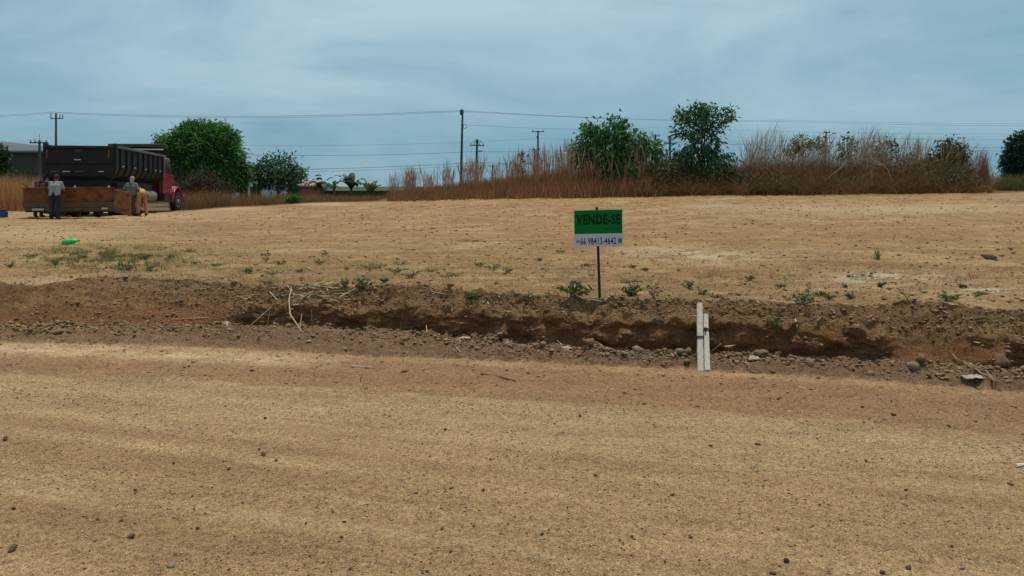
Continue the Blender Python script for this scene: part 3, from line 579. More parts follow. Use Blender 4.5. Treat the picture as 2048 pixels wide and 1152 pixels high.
J = dict(pelvis=(0, -.02, .92), chest=(0, .30, 1.02), neck=(0, .47, .98), head=(0, .60, .90), face=(0, .4, -1), shL=(-.17, .40, .99), shR=(.17, .40, .99), elL=(-.22, .48, .72), elR=(.22, .46, .72), wrL=(-.16, .55, .48), wrR=(.16, .55, .48), handL=(0, .2, -1), handR=(0, .2, -1),
         hipL=(-.095, 0, .88), hipR=(.095, 0, .88), knL=(-.13, .06, .48), knR=(.14, .03, .48), anL=(-.15, -.01, .09), anR=(.16, -.05, .09), toeL=(-.17, .17, .045), toeR=(.18, .13, .045))
person((g3.x, g3.y, g3.z), .75, J, (.34, .42, .035), (.42, .16, .085), 'person in bright yellow-green shirt and orange trousers bending down', 'short', hem=.45)
M_WOODH = mat('worn_wood_handle', (.36, .27, .17), .8, .2, 20)
wr = Vector((g2.x, g2.y, g2.z)) + Vector((.24, .30, .90))
shv = empty('shovel', (wr.x + .10, wr.y - .25, g2.z)); tag(shv, 'wooden-handled shovel standing on the ground beside the person in olive shirt', 'shovel')
dv = (wr + Vector((-.06, .12, .30))) - Vector(shv.location)
MB().bar((0, 0, .18), dv, .017).build('handle', M_WOODH, shv)
MB().prism([(-.10, .26), (.10, .26), (.11, .1), (0, .0), (-.11, .1)], 1, -.012, .0).build('blade', M_STEEL, shv, .004)

# ---------------------------------------------------------------- blue cooler and green bottle
M_BLUE = mat('blue_plastic', (.02, .045, .20), .45, .15, 8); M_DKP = mat('dark_plastic', (.02, .02, .03), .5, .2, 8)
pj = gpix(7, 435); jug = empty('water_cooler', (pj.x, pj.y, pj.z)); tag(jug, 'blue plastic water cooler with dark lid on the dirt at the left edge', 'cooler')
MB().box(-.12, .12, -.1, .1, 0, .24).build('body', M_BLUE, jug, .02); MB().box(-.10, .09, -.09, .09, .242, .30).build('lid', M_DKP, jug, .02); 
hk = MB(); hk.tube([(-.11, 0, .22), (-.10, 0, .36), (-.02, 0, .39), (.05, 0, .31)], .012); hk.build('handle', M_DKP, jug)
M_GRN = mat('green_bottle_plastic', (.02, .58, .15), .3, .2, 12, translucent=.35); M_GRC = mat('green_cap_plastic', (.01, .30, .08), .4, .1, 12)
pb = gpix(139, 489); bot = empty('plastic_bottle', (pb.x, pb.y, pb.z + .062)); bot.rotation_euler = (0, math.radians(-7), math.radians(14)); tag(bot, 'crumpled bright green plastic bottle lying on the grass patch', 'bottle')
m = MB(); m.lathe([(.01, -.15), (.056, -.15), (.062, -.13), (.058, -.08), (.064, -.03), (.052, .0), (.062, .05), (.055, .09), (.03, .14), (.02, .16), (.02, .185)], (0, 0, 0), 'x', 18); m.build('body', M_GRN, bot, smooth=True)
MB().bar((.185, 0, 0), (.212, 0, 0), .023, n=14).build('cap', M_GRC, bot)

# ---------------------------------------------------------------- for-sale sign
M_SGN = mat('sign_green_print', (.003, .145, .030), .7, .06, 10, spec=.08); M_SWH = mat('sign_white_print', (.50, .49, .56), .5, .04, 10)
M_LTG = mat('sign_dark_green_lettering', (.002, .026, .008), .7, .05, 10, spec=.08); M_LTB = mat('sign_navy_lettering', (.012, .016, .06), .5, .05, 10); M_TEAL = mat('sign_teal_square', (.03, .17, .16), .5, .2, 60)
M_POST = mat('brown_wood_post', (.055, .024, .014), .8, .3, 25, stretch=(1, 1, .2))
ps = gpix(1200, 595); DS = ps.y
sign = empty('sale_sign', (ps.x, ps.y, ps.z)); tag(sign, 'green and white for-sale sign on a thin brown post at the field edge', 'sign')
def loc(u, v, dy=0.0): q = at(u, v, DS + dy); return q - Vector(sign.location)
pt, pbm = loc(1193.5, 414), Vector((0, 0, -.12))
post = MB(); dp = (pt - pbm).normalized()
post.box(-.5, .5, -.5, .5, 0, 1); post.v = [tuple(pbm.lerp(pt, z) + Vector((x * .030, y * .030, 0))) for x, y, z in post.v]; post.build('post', M_POST, sign, .003)
c00, c10, c11, c01 = loc(1148, 421, -.03), loc(1244.5, 418.5, -.03), loc(1245.5, 491.5, -.03), loc(1149, 493, -.03)   # board corners: tl, tr, br, bl
def bd(a, b_): return c00.lerp(c10, a).lerp(c01.lerp(c11, a), b_)
def quad_slab(b0, b1, a0, a1, th, off, name, m_, par):
    q = [bd(a0, b0), bd(a1, b0), bd(a1, b1), bd(a0, b1)]; d_ = Vector((0, -1, 0))
    return MB().add([p + d_ * off for p in q] + [p + d_ * (off - th) for p in q], [(0, 1, 2, 3), (7, 6, 5, 4), (0, 4, 5, 1), (1, 5, 6, 2), (2, 6, 7, 3), (3, 7, 4, 0)]).build(name, m_, par)
board = quad_slab(0, 1, 0, 1, .006, 0, 'board', M_SWH, sign)
quad_slab(0.004, .655, 0.004, .996, .0012, .0014, 'green_panel', M_SGN, board)
quad_slab(.79, .92, .905, .985, .0006, .0008, 'teal_square', M_TEAL, board)
def text(s_, a0, a1, b0, b1, m_, name, off, bold=0.0, space=1.0):
    cu = bpy.data.curves.new('t', 'FONT'); cu.body = s_; cu.size = 1; cu.offset = bold; cu.extrude = 0; cu.space_character = space; cu.resolution_u = 4
    o = bpy.data.objects.new('t', cu); sc.collection.objects.link(o); bpy.context.view_layer.update()
    me = bpy.data.meshes.new_from_object(o.evaluated_get(bpy.context.evaluated_depsgraph_get())); bpy.data.objects.remove(o)
    v = np.array([x.co[:] for x in me.vertices]); lo, hi = v.min(0), v.max(0)
    for x in me.vertices:
        a = (x.co.x - lo[0]) / (hi[0] - lo[0]); b_ = 1 - (x.co.y - lo[1]) / (hi[1] - lo[1]); x.co = bd(a0 + (a1 - a0) * a, b0 + (b1 - b0) * b_) + Vector((0, -off, 0))
    me.materials.clear(); me.materials.append(m_); return link(bpy.data.objects.new(name, me), board)
M_LTF = mat('sign_faint_print', (.003, .085, .02), .7, .1, 40, spec=.08)
text('VENDE-SE', .045, .965, .115, .41, M_LTG, 'headline', .0022, .04, 1.1)
for a0_, a1_ in ((.60, .64), (.645, .70), (.71, .76), (.77, .80), (.81, .86), (.865, .895), (.90, .95)): quad_slab(.515, .545, a0_, a1_, .0005, .0022, 'faint_print', M_LTF, board)
text('66 98413-4642', .125, .865, .765, .955, M_LTB, 'phone_number', .0010, .022, 1.12)
ic = MB(); cI = bd(.075, .865)
for r_, o_, mm_ in ((.019, .0009, M_LTB), (.0135, .0014, M_SWH), (.008, .0019, M_LTB)):
    MB().add([cI + Vector((r_ * math.cos(t), -o_, r_ * math.sin(t))) for t in np.linspace(0, 2 * math.pi, 24, endpoint=False)], [tuple(range(24))]).build('call_icon', mm_, board)

# ---------------------------------------------------------------- two concrete posts leaning on the bank
M_CONC = mat('weathered_pale_concrete', (.47, .43, .345), .9, .25, 22, bump=.6, bscale=70, dirt=((.25, .20, .14), .55, 14))
M_WIRE = mat('dark_binding_wire', (.05, .045, .03), .7, .3, 30)
def lean_post(ub, vb, ut, vt, wpx, label, bend, bandv):
    b0 = gpix(ub, vb); d_ = ray(ut, vt); y_ = b0.y + .55; t0 = at(ut, vt, y_)
    o = empty('concrete_post', b0); tag(o, label, 'post', 'posts leaning on the bank'); wd = wpx / FPX * b0.y
    L_ = (t0 - b0); ln = L_.normalized(); sd = Vector((1, 0, 0)); nn = sd.cross(ln).normalized()
    m_ = MB(); n_ = 14; vs = []; fs = []
    for i in range(n_ + 1):
        a = i / n_; p = L_ * (a * 1.0 - .02) ; ww = wd * (1 - .10 * a) + random.uniform(-.002, .002); th = .05
        for sx, sn in ((-.5, -1), (.5, -1), (.5, 0), (-.5, 0)): vs.append(p + sd * (ww * sx + random.uniform(-.0015, .0015)) + nn * (-th * sn * -1 if False else th * sn + .02))
    for i in range(n_):
        for j in range(4): fs.append((i * 4 + j, i * 4 + (j + 1) % 4, (i + 1) * 4 + (j + 1) % 4, (i + 1) * 4 + j))
    fs += [(3, 2, 1, 0), tuple(range(n_ * 4, n_ * 4 + 4))]; m_.add(vs, fs); m_.build('shaft', M_CONC, o, .006)
    a = (vb - bandv) / (vb - vt); p = L_ * a; w2 = wd * .55
    bw = MB()
    for k in (0, .018): bw.tube([p + sd * -w2 + nn * .025 + ln * k, p + sd * -w2 - nn * .036 + ln * k, p + sd * w2 - nn * .036 + ln * (k + .006), p + sd * w2 + nn * .025 + ln * k, p + sd * -w2 + nn * .025 + ln * k], .006, 5)
    if bend: bw.tube([p + sd * w2 - nn * .036, p + sd * (w2 + .03) - nn * .06 + ln * .02, p + sd * (w2 + .07) - nn * .05 - ln * .03], .007, 5); bw.box(p.x - w2 * .8, p.x - w2 * .2, p.y - .05, p.y - .035, p.z + .0, p.z + .05)
    bw.build('binding_wire', M_WIRE, o)
lean_post(1401, 741, 1399, 604, 12.5, 'taller of the two pale concrete posts leaning on the cut bank', False, 680)
lean_post(1414.5, 740, 1411, 627, 11.5, 'shorter pale concrete post with a torn tie, right of the taller one', True, 664)
# ---------------------------------------------------------------- vegetation
M_LEAF = mat('tree_leaves', (0, 0, 0), .55, .2, 2, attr=True, translucent=.3, spec=.25)
M_BARK = mat('grey_brown_bark', (.085, .062, .045), .95, .3, 6, bump=.5, bscale=20, stretch=(1, 1, .3))
M_DRY = mat('dry_grass', (0, 0, 0), .85, .15, 2, attr=True, translucent=.20, spec=.15)
M_WEED = mat('weed_leaves', (0, 0, 0), .6, .15, 10, attr=True, translucent=.25, spec=.2)
def unit(n): v = rng.normal(size=(n, 3)); return v / np.linalg.norm(v, axis=1, keepdims=True)
def leaf_mesh(name, P, D, Ln, Wd, cols, m_, parent):
    n = len(P); D = D / np.linalg.norm(D, axis=1, keepdims=True); R = unit(n); Sd = np.cross(D, R); Sd /= np.linalg.norm(Sd, axis=1, keepdims=True) + 1e-9
    Nn = np.cross(Sd, D); Ln = Ln[:, None]; Wd = Wd[:, None]
    V = np.stack([P, P + D * Ln * .45 + Sd * Wd * .5 + Nn * Ln * .08, P + D * Ln - Nn * Ln * .1, P + D * Ln * .45 - Sd * Wd * .5 + Nn * Ln * .08], 1).reshape(-1, 3)
    i = np.arange(n)[:, None] * 4; F = np.concatenate([i + [0, 1, 2], i + [0, 2, 3]], 1).reshape(-1, 3)
    return np_mesh(name, V, F, m_, parent, np.repeat(cols, 4, 0))
def tree(name, label, cat, ubase, y, lobes, n_tw, per, lf, base_col, droop=.5, spread=.28, trunk_r=.16, group=None, shell=.45, dz=1.0, vbase=None, gapk=0.0):
    bx = (ubase - 1024) / FPX * y; z0 = gz(bx, y); base = Vector((bx, y, z0 - .05)); T_ = empty(name, base); tag(T_, label, cat, group)
    ls = []
    for (u, v, ru, rv) in lobes:
        c = at(u, v, y) - base; ls.append((np.array(c), np.array([ru / FPX * y, ru / FPX * y * .85 * dz, rv / FPX * y])))
    wts = np.array([r[0] * r[2] for _, r in ls]); wts = wts / wts.sum(); tw = []
    for (c, r), k in zip(ls, np.maximum(3, (wts * n_tw).astype(int))):
        d = unit(k); rad = shell + (1 - shell) * rng.random((k, 1)) ** .6; rad *= 1 + .10 * rng.normal(size=(k, 1)); tw.append(c + d * rad * r)
    tw = np.concatenate(tw); n = len(tw); cen = np.average([c for c, _ in ls], axis=0, weights=wts)
    P = np.repeat(tw, per, 0) + rng.normal(size=(n * per, 3)) * spread; outv = P - cen; outv /= np.linalg.norm(outv, axis=1, keepdims=True) + 1e-6
    D = outv * .7 + unit(n * per) * .8 + np.array([0, 0, -droop]); sz = rng.uniform(.7, 1.25, n * per)
    tc_ = np.repeat(rng.uniform(.5, 1.6, (n, 1)), per, 0) * rng.uniform(.75, 1.25, (n * per, 1)); hue = rng.normal(size=(n * per, 1)) * .12
    col = np.array(base_col) * tc_ * np.concatenate([1 + hue, 1 + hue * .3, 1 - hue], 1)
    leaf_mesh('crown', P, D, lf[0] * sz, lf[1] * sz, np.clip(col, .004, .6), M_LEAF, T_)
    b = MB(); top = Vector(cen); fork = Vector((top.x * .35, top.y, max(.25, top.z * .45)))
    b.tube([(0, 0, -.1), (fork.x * .4, 0, fork.z * .5), fork], [trunk_r * 1.2, trunk_r, trunk_r * .8], 8)
    for c, r in ls:
        c = Vector(c); mid = fork.lerp(c, .55) + Vector((random.uniform(-.1, .1), random.uniform(-.1, .1), .12)); b.tube([fork, mid, c + Vector((0, 0, r[2] * .4))], [trunk_r * .6, trunk_r * .38, trunk_r * .12], 6)
        for q in range(5):
            e = tw[rng.integers(n)]; e = Vector(e)
            if (e - c).length < 1.6 * max(r): b.tube([mid.lerp(c, .6), mid.lerp(e, .6), e], [trunk_r * .28, trunk_r * .16, trunk_r * .06], 5)
    b.build('trunk', M_BARK, T_, smooth=True)
    return T_
tree('mango_tree', 'large rounded dark green mango tree behind the truck cab', 'tree', 405, 55, [(405, 300, 54, 50), (362, 306, 38, 38), (438, 288, 36, 36), (390, 276, 36, 28), (342, 302, 22, 26), (460, 330, 32, 36), (420, 345, 56, 32), (368, 345, 38, 26), (480, 350, 15, 20), (410, 370, 56, 14), (455, 366, 32, 14), (326, 285, 9, 13), (430, 260, 20, 13), (385, 258, 17, 11)], 2300, 15, (.34, .09), (.065, .165, .034), .6, .19, .28, shell=.6)
tree('small_tree', 'small open-crowned tree beside the water tank', 'tree', 556, 58, [(555, 335, 40, 25), (530, 345, 30, 24), (585, 350, 30, 22), (560, 365, 45, 18)], 230, 12, (.32, .12), (.050, .105, .045), .4, .22, .12)
tree('leafy_tree', 'broad bushy green tree left of the tall one at the field back', 'tree', 1228, 42.6, [(1190, 278, 30, 26), (1186, 254, 12, 14), (1234, 246, 18, 12), (1230, 268, 32, 22), (1255, 290, 42, 32), (1205, 310, 55, 32), (1300, 305, 28, 22), (1162, 302, 18, 28), (1240, 335, 60, 26)], 470, 11, (.27, .12), (.058, .145, .036), .6, .18, .11)
tree('tall_tree', 'tallest slender tree with feathery drooping leaves at the field back', 'tree', 1403, 42.3, [(1402, 240, 32, 24), (1446, 234, 20, 14), (1370, 234, 18, 14), (1362, 262, 12, 14), (1458, 226, 10, 8), (1412, 222, 26, 12), (1405, 272, 32, 24), (1395, 308, 38, 20), (1440, 312, 26, 14), (1362, 312, 24, 12), (1415, 342, 42, 22)], 250, 11, (.32, .11), (.055, .130, .052), .8, .17, .10)
tree('shrub', 'small olive-green shrub with bare stems in the dry thicket', 'shrub', 1606, 44.2, [(1605, 288, 26, 13), (1590, 300, 18, 12), (1640, 290, 10, 14)], 75, 8, (.20, .10), (.10, .105, .035), .5, .14, .04)
tree('shrub', 'thin leafy shrub just right of the street lamp in the thicket', 'shrub', 1698, 44.2, [(1697, 290, 16, 18), (1690, 312, 18, 10)], 40, 8, (.20, .10), (.07, .085, .035), .5, .14, .04)
tree('shrub', 'sparse dark shrub between the thin shrub and the vine-covered bush', 'shrub', 1772, 44.2, [(1772, 300, 22, 16), (1800, 315, 22, 8), (1752, 312, 14, 8)], 60, 8, (.20, .10), (.055, .075, .030), .5, .14, .04)
tree('vine_bush', 'rounded vine-covered bush near the right end of the thicket', 'bush', 1902, 43.6, [(1900, 302, 28, 20), (1895, 325, 40, 24), (1870, 335, 36, 18)], 420, 11, (.16, .09), (.048, .058, .022), .5, .15, .07)
tree('round_tree', 'dense dark round tree at the right edge of the picture', 'tree', 2046, 62, [(2045, 300, 28, 32), (2030, 325, 24, 24), (2060, 325, 34, 30), (2026, 345, 20, 12)], 900, 12, (.26, .12), (.020, .052, .028), .5, .17, .22, shell=.6)
tree('hedge_tree', 'green leafy shrub at the left edge before the warehouse', 'shrub', 4, 52, [(2, 312, 8, 14), (-14, 318, 20, 22), (4, 330, 12, 10)], 150, 10, (.26, .12), (.030, .060, .022), .5, .17, .08)
tree('dry_bush', 'brownish half-dry bush at the foot of the mango tree', 'bush', 415, 50, [(405, 364, 28, 16), (385, 372, 28, 12), (440, 374, 24, 10)], 260, 10, (.20, .06), (.062, .048, .024), .3, .2, .06)
tree('shrub', 'tiny dark leafy sprig rising from the grass left of the bushy tree', 'shrub', 1046, 42.8, [(1046, 318, 5, 8), (1040, 338, 9, 7)], 12, 7, (.2, .11), (.03, .06, .03), .4, .1, .02)
tree('shrub', 'bright green low shrub alone on the dirt below the brick wall', 'shrub', 586, 41.5, [(586, 397, 11, 5), (580, 400, 6, 4)], 60, 9, (.13, .07), (.05, .14, .03), .2, .06, .02)
tree('creeper_mound', 'low dark green creeper mound at the foot of the tall tree', 'shrub', 1440, 41.6, [(1440, 352, 40, 16), (1400, 358, 34, 14), (1470, 362, 24, 10)], 260, 10, (.16, .09), (.055, .085, .028), .4, .16, .04)
tree('creeper_mound', 'olive creeper mound left of the tall tree', 'shrub', 1340, 41.8, [(1340, 340, 30, 18), (1315, 350, 22, 14)], 170, 10, (.16, .08), (.085, .088, .032), .4, .16, .04)
tree('low_bush', 'yellow-green low bush at the thicket foot right of the tall tree', 'bush', 1542, 40.3, [(1542, 374, 24, 9), (1525, 380, 20, 6)], 130, 9, (.14, .05), (.125, .125, .035), .1, .12, .02)
# banana plants and palm
def banana(u, v0, y, hpx, n, label, wild):
    b0 = at(u, v0, y); z0 = gz(b0.x, y); T_ = empty('banana_plant', (b0.x, y, z0)); tag(T_, label, 'banana plant', 'banana plants by the wall')
    h = hpx / FPX * y; ztop = b0.z - z0; MB().tube([(0, 0, -.1), (.03, 0, ztop * .6), (0, 0, ztop)], [.13, .11, .08], 8).build('stem', M_WEEDSTEM, T_)
    for i in range(n):
        a = i * 2.4 + wild; up = random.uniform(.62, 1.08); Lr = h * random.uniform(.9, 1.25); vs, cs, fs = [], [], []; ns = 9
        for k in range(ns + 1):
            t = k / ns; r = Lr * .62 * (t ** 1.0); z = ztop + Lr * (up * t * 1.25 - .95 * t * t * (1.3 - up * .5)); c = Vector((math.cos(a) * r, math.sin(a) * r * .8, z)); wd = .17 * math.sin(math.pi * min(1, t * .93 + .06)) ** .6 * (h / 1.2)
            s_ = Vector((-math.sin(a), math.cos(a), 0)); vs += [c - s_ * wd - Vector((0, 0, wd * .35)), c, c + s_ * wd - Vector((0, 0, wd * .35))]
            cs += [np.array((.016, .046, .018)) * random.uniform(.7, 1.3)] * 3
        for k in range(ns):
            if 1 < k < ns - 1 and random.random() < .15: continue
            fs += [(3 * k, 3 * k + 1, 3 * k + 4, 3 * k + 3), (3 * k + 1, 3 * k + 2, 3 * k + 5, 3 * k + 4)]
        np_mesh('leaf', [tuple(v) for v in vs], fs, M_LEAF, T_, np.array(cs), smooth=True)
M_WEEDSTEM = mat('green_brown_stem', (.07, .08, .03), .8, .3, 10)
banana(642, 376, 52, 44, 8, 'upright banana plant just right of the tiled roof', .4)
banana(702, 377, 52, 50, 10, 'spreading banana plant with arching leaves by the low wall', 1.3)
banana(668, 378, 54, 30, 6, 'small ragged banana plant between two larger ones', 2.2)
b0 = at(741, 386, 52); pz = gz(b0.x, 52); PT = empty('palm', (b0.x, 52, pz)); tag(PT, 'yellowish feathery young palm right of the banana plants', 'palm')
zt = b0.z - pz; MB().tube([(0, 0, -.1), (0, 0, zt)], [.08, .06], 7).build('stem', M_BARK, PT)
for i in range(12):
    a = i * 2.399; el = random.uniform(.9, 1.4); Ls = random.uniform(.9, 1.3); P_, D_ = [], []
    for k in range(16):
        t = k / 15; r = Ls * t * math.cos(el); z = zt + Ls * t * math.sin(el) - .35 * Ls * t * t
        for s_ in (-1, 1): P_.append((math.cos(a) * r, math.sin(a) * r, z)); D_.append((math.cos(a) * .6 - s_ * math.sin(a), math.sin(a) * .6 + s_ * math.cos(a), .35))
    P_ = np.array(P_); D_ = np.array(D_); n = len(P_); leaf_mesh('frond', P_, D_, np.full(n, .30), np.full(n, .05), np.array((.15, .17, .055)) * rng.uniform(.8, 1.2, (n, 1)), M_LEAF, PT)
# ---- dry grass, as strips
def blades(P, H, lean, W, col, nseg=4, prof=None):
    n = len(P); a = rng.random(n) * 2 * np.pi; sd = np.stack([np.cos(a), np.sin(a) * .5, np.zeros(n)], 1)
    V = np.zeros((n, nseg + 1, 2, 3)); prof = prof if prof is not None else np.linspace(1, .12, nseg + 1)
    for k in range(nseg + 1):
        t = k / nseg; ln = np.linalg.norm(lean, axis=1, keepdims=True); c = P + np.array([0, 0, 1]) * H[:, None] * (t - .32 * np.minimum(ln, 1.5) * t ** 2.2) + lean * H[:, None] * t ** 1.8
        for j, s_ in enumerate((-.5, .5)): V[:, k, j] = c + sd * (W[:, None] * prof[k] * s_)
    i = np.arange(n)[:, None, None] * (2 * (nseg + 1)); k = np.arange(nseg)[None, :, None] * 2
    F = (i + k + np.array([0, 1, 3, 2])[None, None]).reshape(-1, 4); cc = np.repeat(col, 2 * (nseg + 1), 0)
    return V.reshape(-1, 3), F, cc
def join(parts):
    V, F, Cc, b = [], [], [], 0
    for v, f, c in parts: V.append(v); F.append(f + b); Cc.append(c); b += len(v)
    return np.concatenate(V), np.concatenate(F), np.concatenate(Cc)
def ground_pts(us, ys): xs = (us - 1024) / FPX * ys; return np.array([(x, y, gz(x, y) - .05) for x, y in zip(xs, ys)])
def rcol(base, n, var=.3): c = np.array(base) * rng.uniform(1 - var, 1 + var, (n, 1)); return c * (1 + rng.normal(size=(n, 3)) * .05)
SEED = [.8, .6, .6, .5, 1.5, 1.9, .3]
parts = []
n = 16500; us = rng.uniform(775, 1300, n); ys = rng.uniform(40.4, 46.5, n); ys[:1500] = rng.normal(40.2, .6, 1500); ys = ys + .7 * fbm(us * .025, us * 0 + 1.7, 3); P = ground_pts(us, ys); mh = mass_h(P[:, 0], P[:, 1])
H = (.30 + .50 * mh) * rng.uniform(.45, 1.15, n); keep = mh > -.1
parts.append(blades(P, H, rng.normal(size=(n, 3)) * [.28, .2, 0] + [.05, -.1, 0], rng.uniform(.02, .045, n), rcol((.30, .145, .068), n, .5)))
n = 3000; us = rng.uniform(770, 1310, n); cl = fbm(us * .045, us * 0 + 2.2, 3); us = us[cl > -.15]; n = len(us); ys = rng.uniform(41, 46, n); P = ground_pts(us, ys); mh = mass_h(P[:, 0], P[:, 1])
parts.append(blades(P, (.95 + .6 * mh + .6 * fbm(us * .06, us * 0 + 5, 2)).clip(.5, 4) * rng.uniform(.6, 1.35, n), rng.normal(size=(n, 3)) * [.12, .1, 0] + [.03, 0, 0], rng.uniform(.010, .017, n), rcol((.36, .21, .12), n, .4), 6, SEED))
for u, wd, k, hh in ((822, 12, 150, 1.75), (955, 14, 130, 2.1), (1075, 16, 130, 2.3), (1150, 18, 110, 2.5), (1050, 30, 90, 2.1), (1285, 22, 120, 2.6), (1180, 25, 60, 2.4)):
    us = rng.normal(u, wd * .6, k); ys = rng.uniform(41.2, 44.5, k); P = ground_pts(us, ys)
    parts.append(blades(P, hh * rng.uniform(.6, 1.12, k), rng.normal(size=(k, 3)) * [.10, .1, 0], rng.uniform(.010, .018, k), rcol((.37, .21, .125), k, .4), 6, SEED))
V, F, Cc = join(parts); tag(np_mesh('dry_tall_grass', V, F, M_DRY, None, Cc), 'reddish dry tall grass along the back of the field', 'dry grass', None, 'stuff')
parts = []
n = 18500; us = rng.uniform(1280, 1985, n); ys = rng.uniform(40.3, 46.5, n); ys[:1800] = rng.normal(40.1, .6, 1800); ys = ys + .9 * fbm(us * .025, us * 0 + 4.7, 3); P = ground_pts(us, ys); mh = mass_h(P[:, 0], P[:, 1])
dirs = rng.normal(size=(n, 3)) * [.75, .5, 0] + [0, -.35, 0]
dirs[:n // 3] *= 2.2
cv = sm(fbm(us * .02, ys * .6, 3), -.4, .5)[:, None]
parts.append(blades(P, (.34 + .56 * mh * (1 + .5 * fbm(us * .03, ys * .3, 3))) * rng.uniform(.35, 1.15, n), dirs, rng.uniform(.02, .045, n), rcol((.215, .122, .056), n, .55) * (1 - .5 * cv) + np.array((.05, .045, .022)) * cv * .5))
n = 2600; us = rng.uniform(1290, 1980, n); ys = rng.uniform(40.6, 44.0, n); P = ground_pts(us, ys); mh = mass_h(P[:, 0], P[:, 1]); P[:, 2] += mh * rng.uniform(.1, .45, n)
dirs = np.stack([rng.choice([-1, 1], n) * rng.uniform(.7, 1.7, n), rng.normal(size=n) * .4 - .3, np.zeros(n)], 1)
parts.append(blades(P, rng.uniform(.35, 1.0, n), dirs, rng.uniform(.010, .022, n), rcol((.36, .24, .125), n, .45), 6, [1, 1, 1, .9, .8, .6, .3]))
n = 2300; us = rng.uniform(1470, 1985, n); cl = fbm(us * .035, us * 0 + 7.2, 3); us = us[cl > -.05]; n = len(us); ys = rng.uniform(42, 46, n); P = ground_pts(us, ys); mh = mass_h(P[:, 0], P[:, 1])
parts.append(blades(P, (1.15 + .62 * mh) * rng.uniform(.5, 1.25, n), rng.normal(size=(n, 3)) * [.2, .1, 0] + [.14, 0, 0], rng.uniform(.010, .017, n), rcol((.36, .25, .165), n, .4), 6, SEED))
for u, wd, k, hh, ln_ in ((1525, 18, 90, 2.6, .16), (1500, 12, 50, 2.3, .1), (1565, 20, 70, 2.2, .2), (1640, 16, 45, 2.0, .15), (1722, 14, 120, 2.7, .2), (1748, 14, 70, 2.4, .28), (1835, 6, 70, 2.0, .02), (1850, 14, 40, 2.0, .1), (1900, 14, 30, 2.2, .25), (1955, 12, 45, 1.9, .2), (1690, 14, 40, 2.1, .1)):
    us = rng.normal(u, wd * .6, k); ys = rng.uniform(42, 45, k); P = ground_pts(us, ys)
    parts.append(blades(P, hh * 1.15 * rng.uniform(.5, 1.12, k), rng.normal(size=(k, 3)) * [.10, .1, 0] + [ln_, 0, 0], rng.uniform(.010, .017, k), rcol((.36, .25, .165), k, .4), 6, SEED))
k = 330; us = rng.normal(1969, 5, k); P = ground_pts(us, rng.uniform(41.8, 43, k)); parts.append(blades(P, rng.uniform(.7, 2.35, k), rng.normal(size=(k, 3)) * [.07, .08, 0], rng.uniform(.02, .04, k), rcol((.20, .105, .062), k)))
n = 3800; us = np.concatenate([rng.normal(1330, 70, n // 2), rng.normal(1545, 35, n // 4), rng.uniform(1150, 1600, n // 4)]); n = len(us); P = ground_pts(us, rng.uniform(39.6, 41.6, n)); parts.append(blades(P, rng.uniform(.25, .75, n), rng.normal(size=(n, 3)) * [.35, .25, 0], rng.uniform(.015, .035, n), rcol((.115, .105, .035), n)))
V, F, Cc = join(parts); tag(np_mesh('dry_vine_thicket', V, F, M_DRY, None, Cc), 'dark brown tangle of dry grass and dead vines at the right back', 'thicket', None, 'stuff')
parts = []
n = 6500; us = rng.uniform(-60, 130, n); ys = rng.uniform(40, 50, n); P = ground_pts(us, ys); parts.append(blades(P, rng.uniform(.9, 2.4, n) * np.interp(us, [-60, 0, 90, 130], [1.1, 1, .95, .8]), rng.normal(size=(n, 3)) * [.22, .2, 0], rng.uniform(.02, .045, n), rcol((.42, .22, .085), n)))
n = 8500; us = rng.uniform(340, 800, n); ys = rng.uniform(43, 50, n); P = ground_pts(us, ys); hh = np.interp(us, [340, 420, 480, 560, 620, 700, 800], [1.3, 1.25, .85, .8, .6, .45, .4]) * (1 + .35 * fbm(us * .05, ys * .5, 3)).clip(.4, 1.6)
parts.append(blades(P, hh * rng.uniform(.5, 1.1, n), rng.normal(size=(n, 3)) * [.3, .2, 0], rng.uniform(.02, .04, n), rcol((.27, .145, .066), n) * (1 - .5 * sm(fbm(us * .03, ys, 3), .1, .6)[:, None] * np.array([1, .55, .6]))))
V, F, Cc = join(parts); tag(np_mesh('dry_grass', V, F, M_DRY, None, Cc), 'orange-brown dry grass behind the truck and before the houses', 'dry grass', None, 'stuff')
n = 4200; us = rng.uniform(1975, 2120, n); ys = rng.uniform(46, 54, n); P = ground_pts(us, ys); v_, f_, c_ = blades(P, rng.uniform(.7, 1.35, n), rng.normal(size=(n, 3)) * [.35, .2, 0], rng.uniform(.025, .05, n), rcol((.13, .125, .042), n))
tag(np_mesh('green_grass', v_, f_, M_DRY, None, c_), 'olive green grass rise below the tree at the right edge', 'grass', None, 'stuff')
k = 8000; us = np.concatenate([rng.normal(1890, 42, k // 2), rng.normal(1340, 60, k // 4), rng.uniform(1480, 1960, k // 4)]); ys = rng.uniform(40.3, 43.5, len(us)); P = ground_pts(us, ys); mh = mass_h(P[:, 0], P[:, 1]); dn = fbm(us * .05, ys * 1.2, 3); P[:, 2] += (mh * .55 + .2) * rng.random(len(us)); ok = (dn > -.1) & (mh > .3); P = P[ok]; n = len(P)
tag(leaf_mesh('vine_leaves', P, unit(n) * .8 + np.array([0, -.5, -.3]), rng.uniform(.09, .17, n), rng.uniform(.06, .10, n), rcol((.075, .088, .030), n, .5), M_LEAF, None), 'dull green creeper leaves spread over the dry thicket', 'creeper', None, 'stuff')
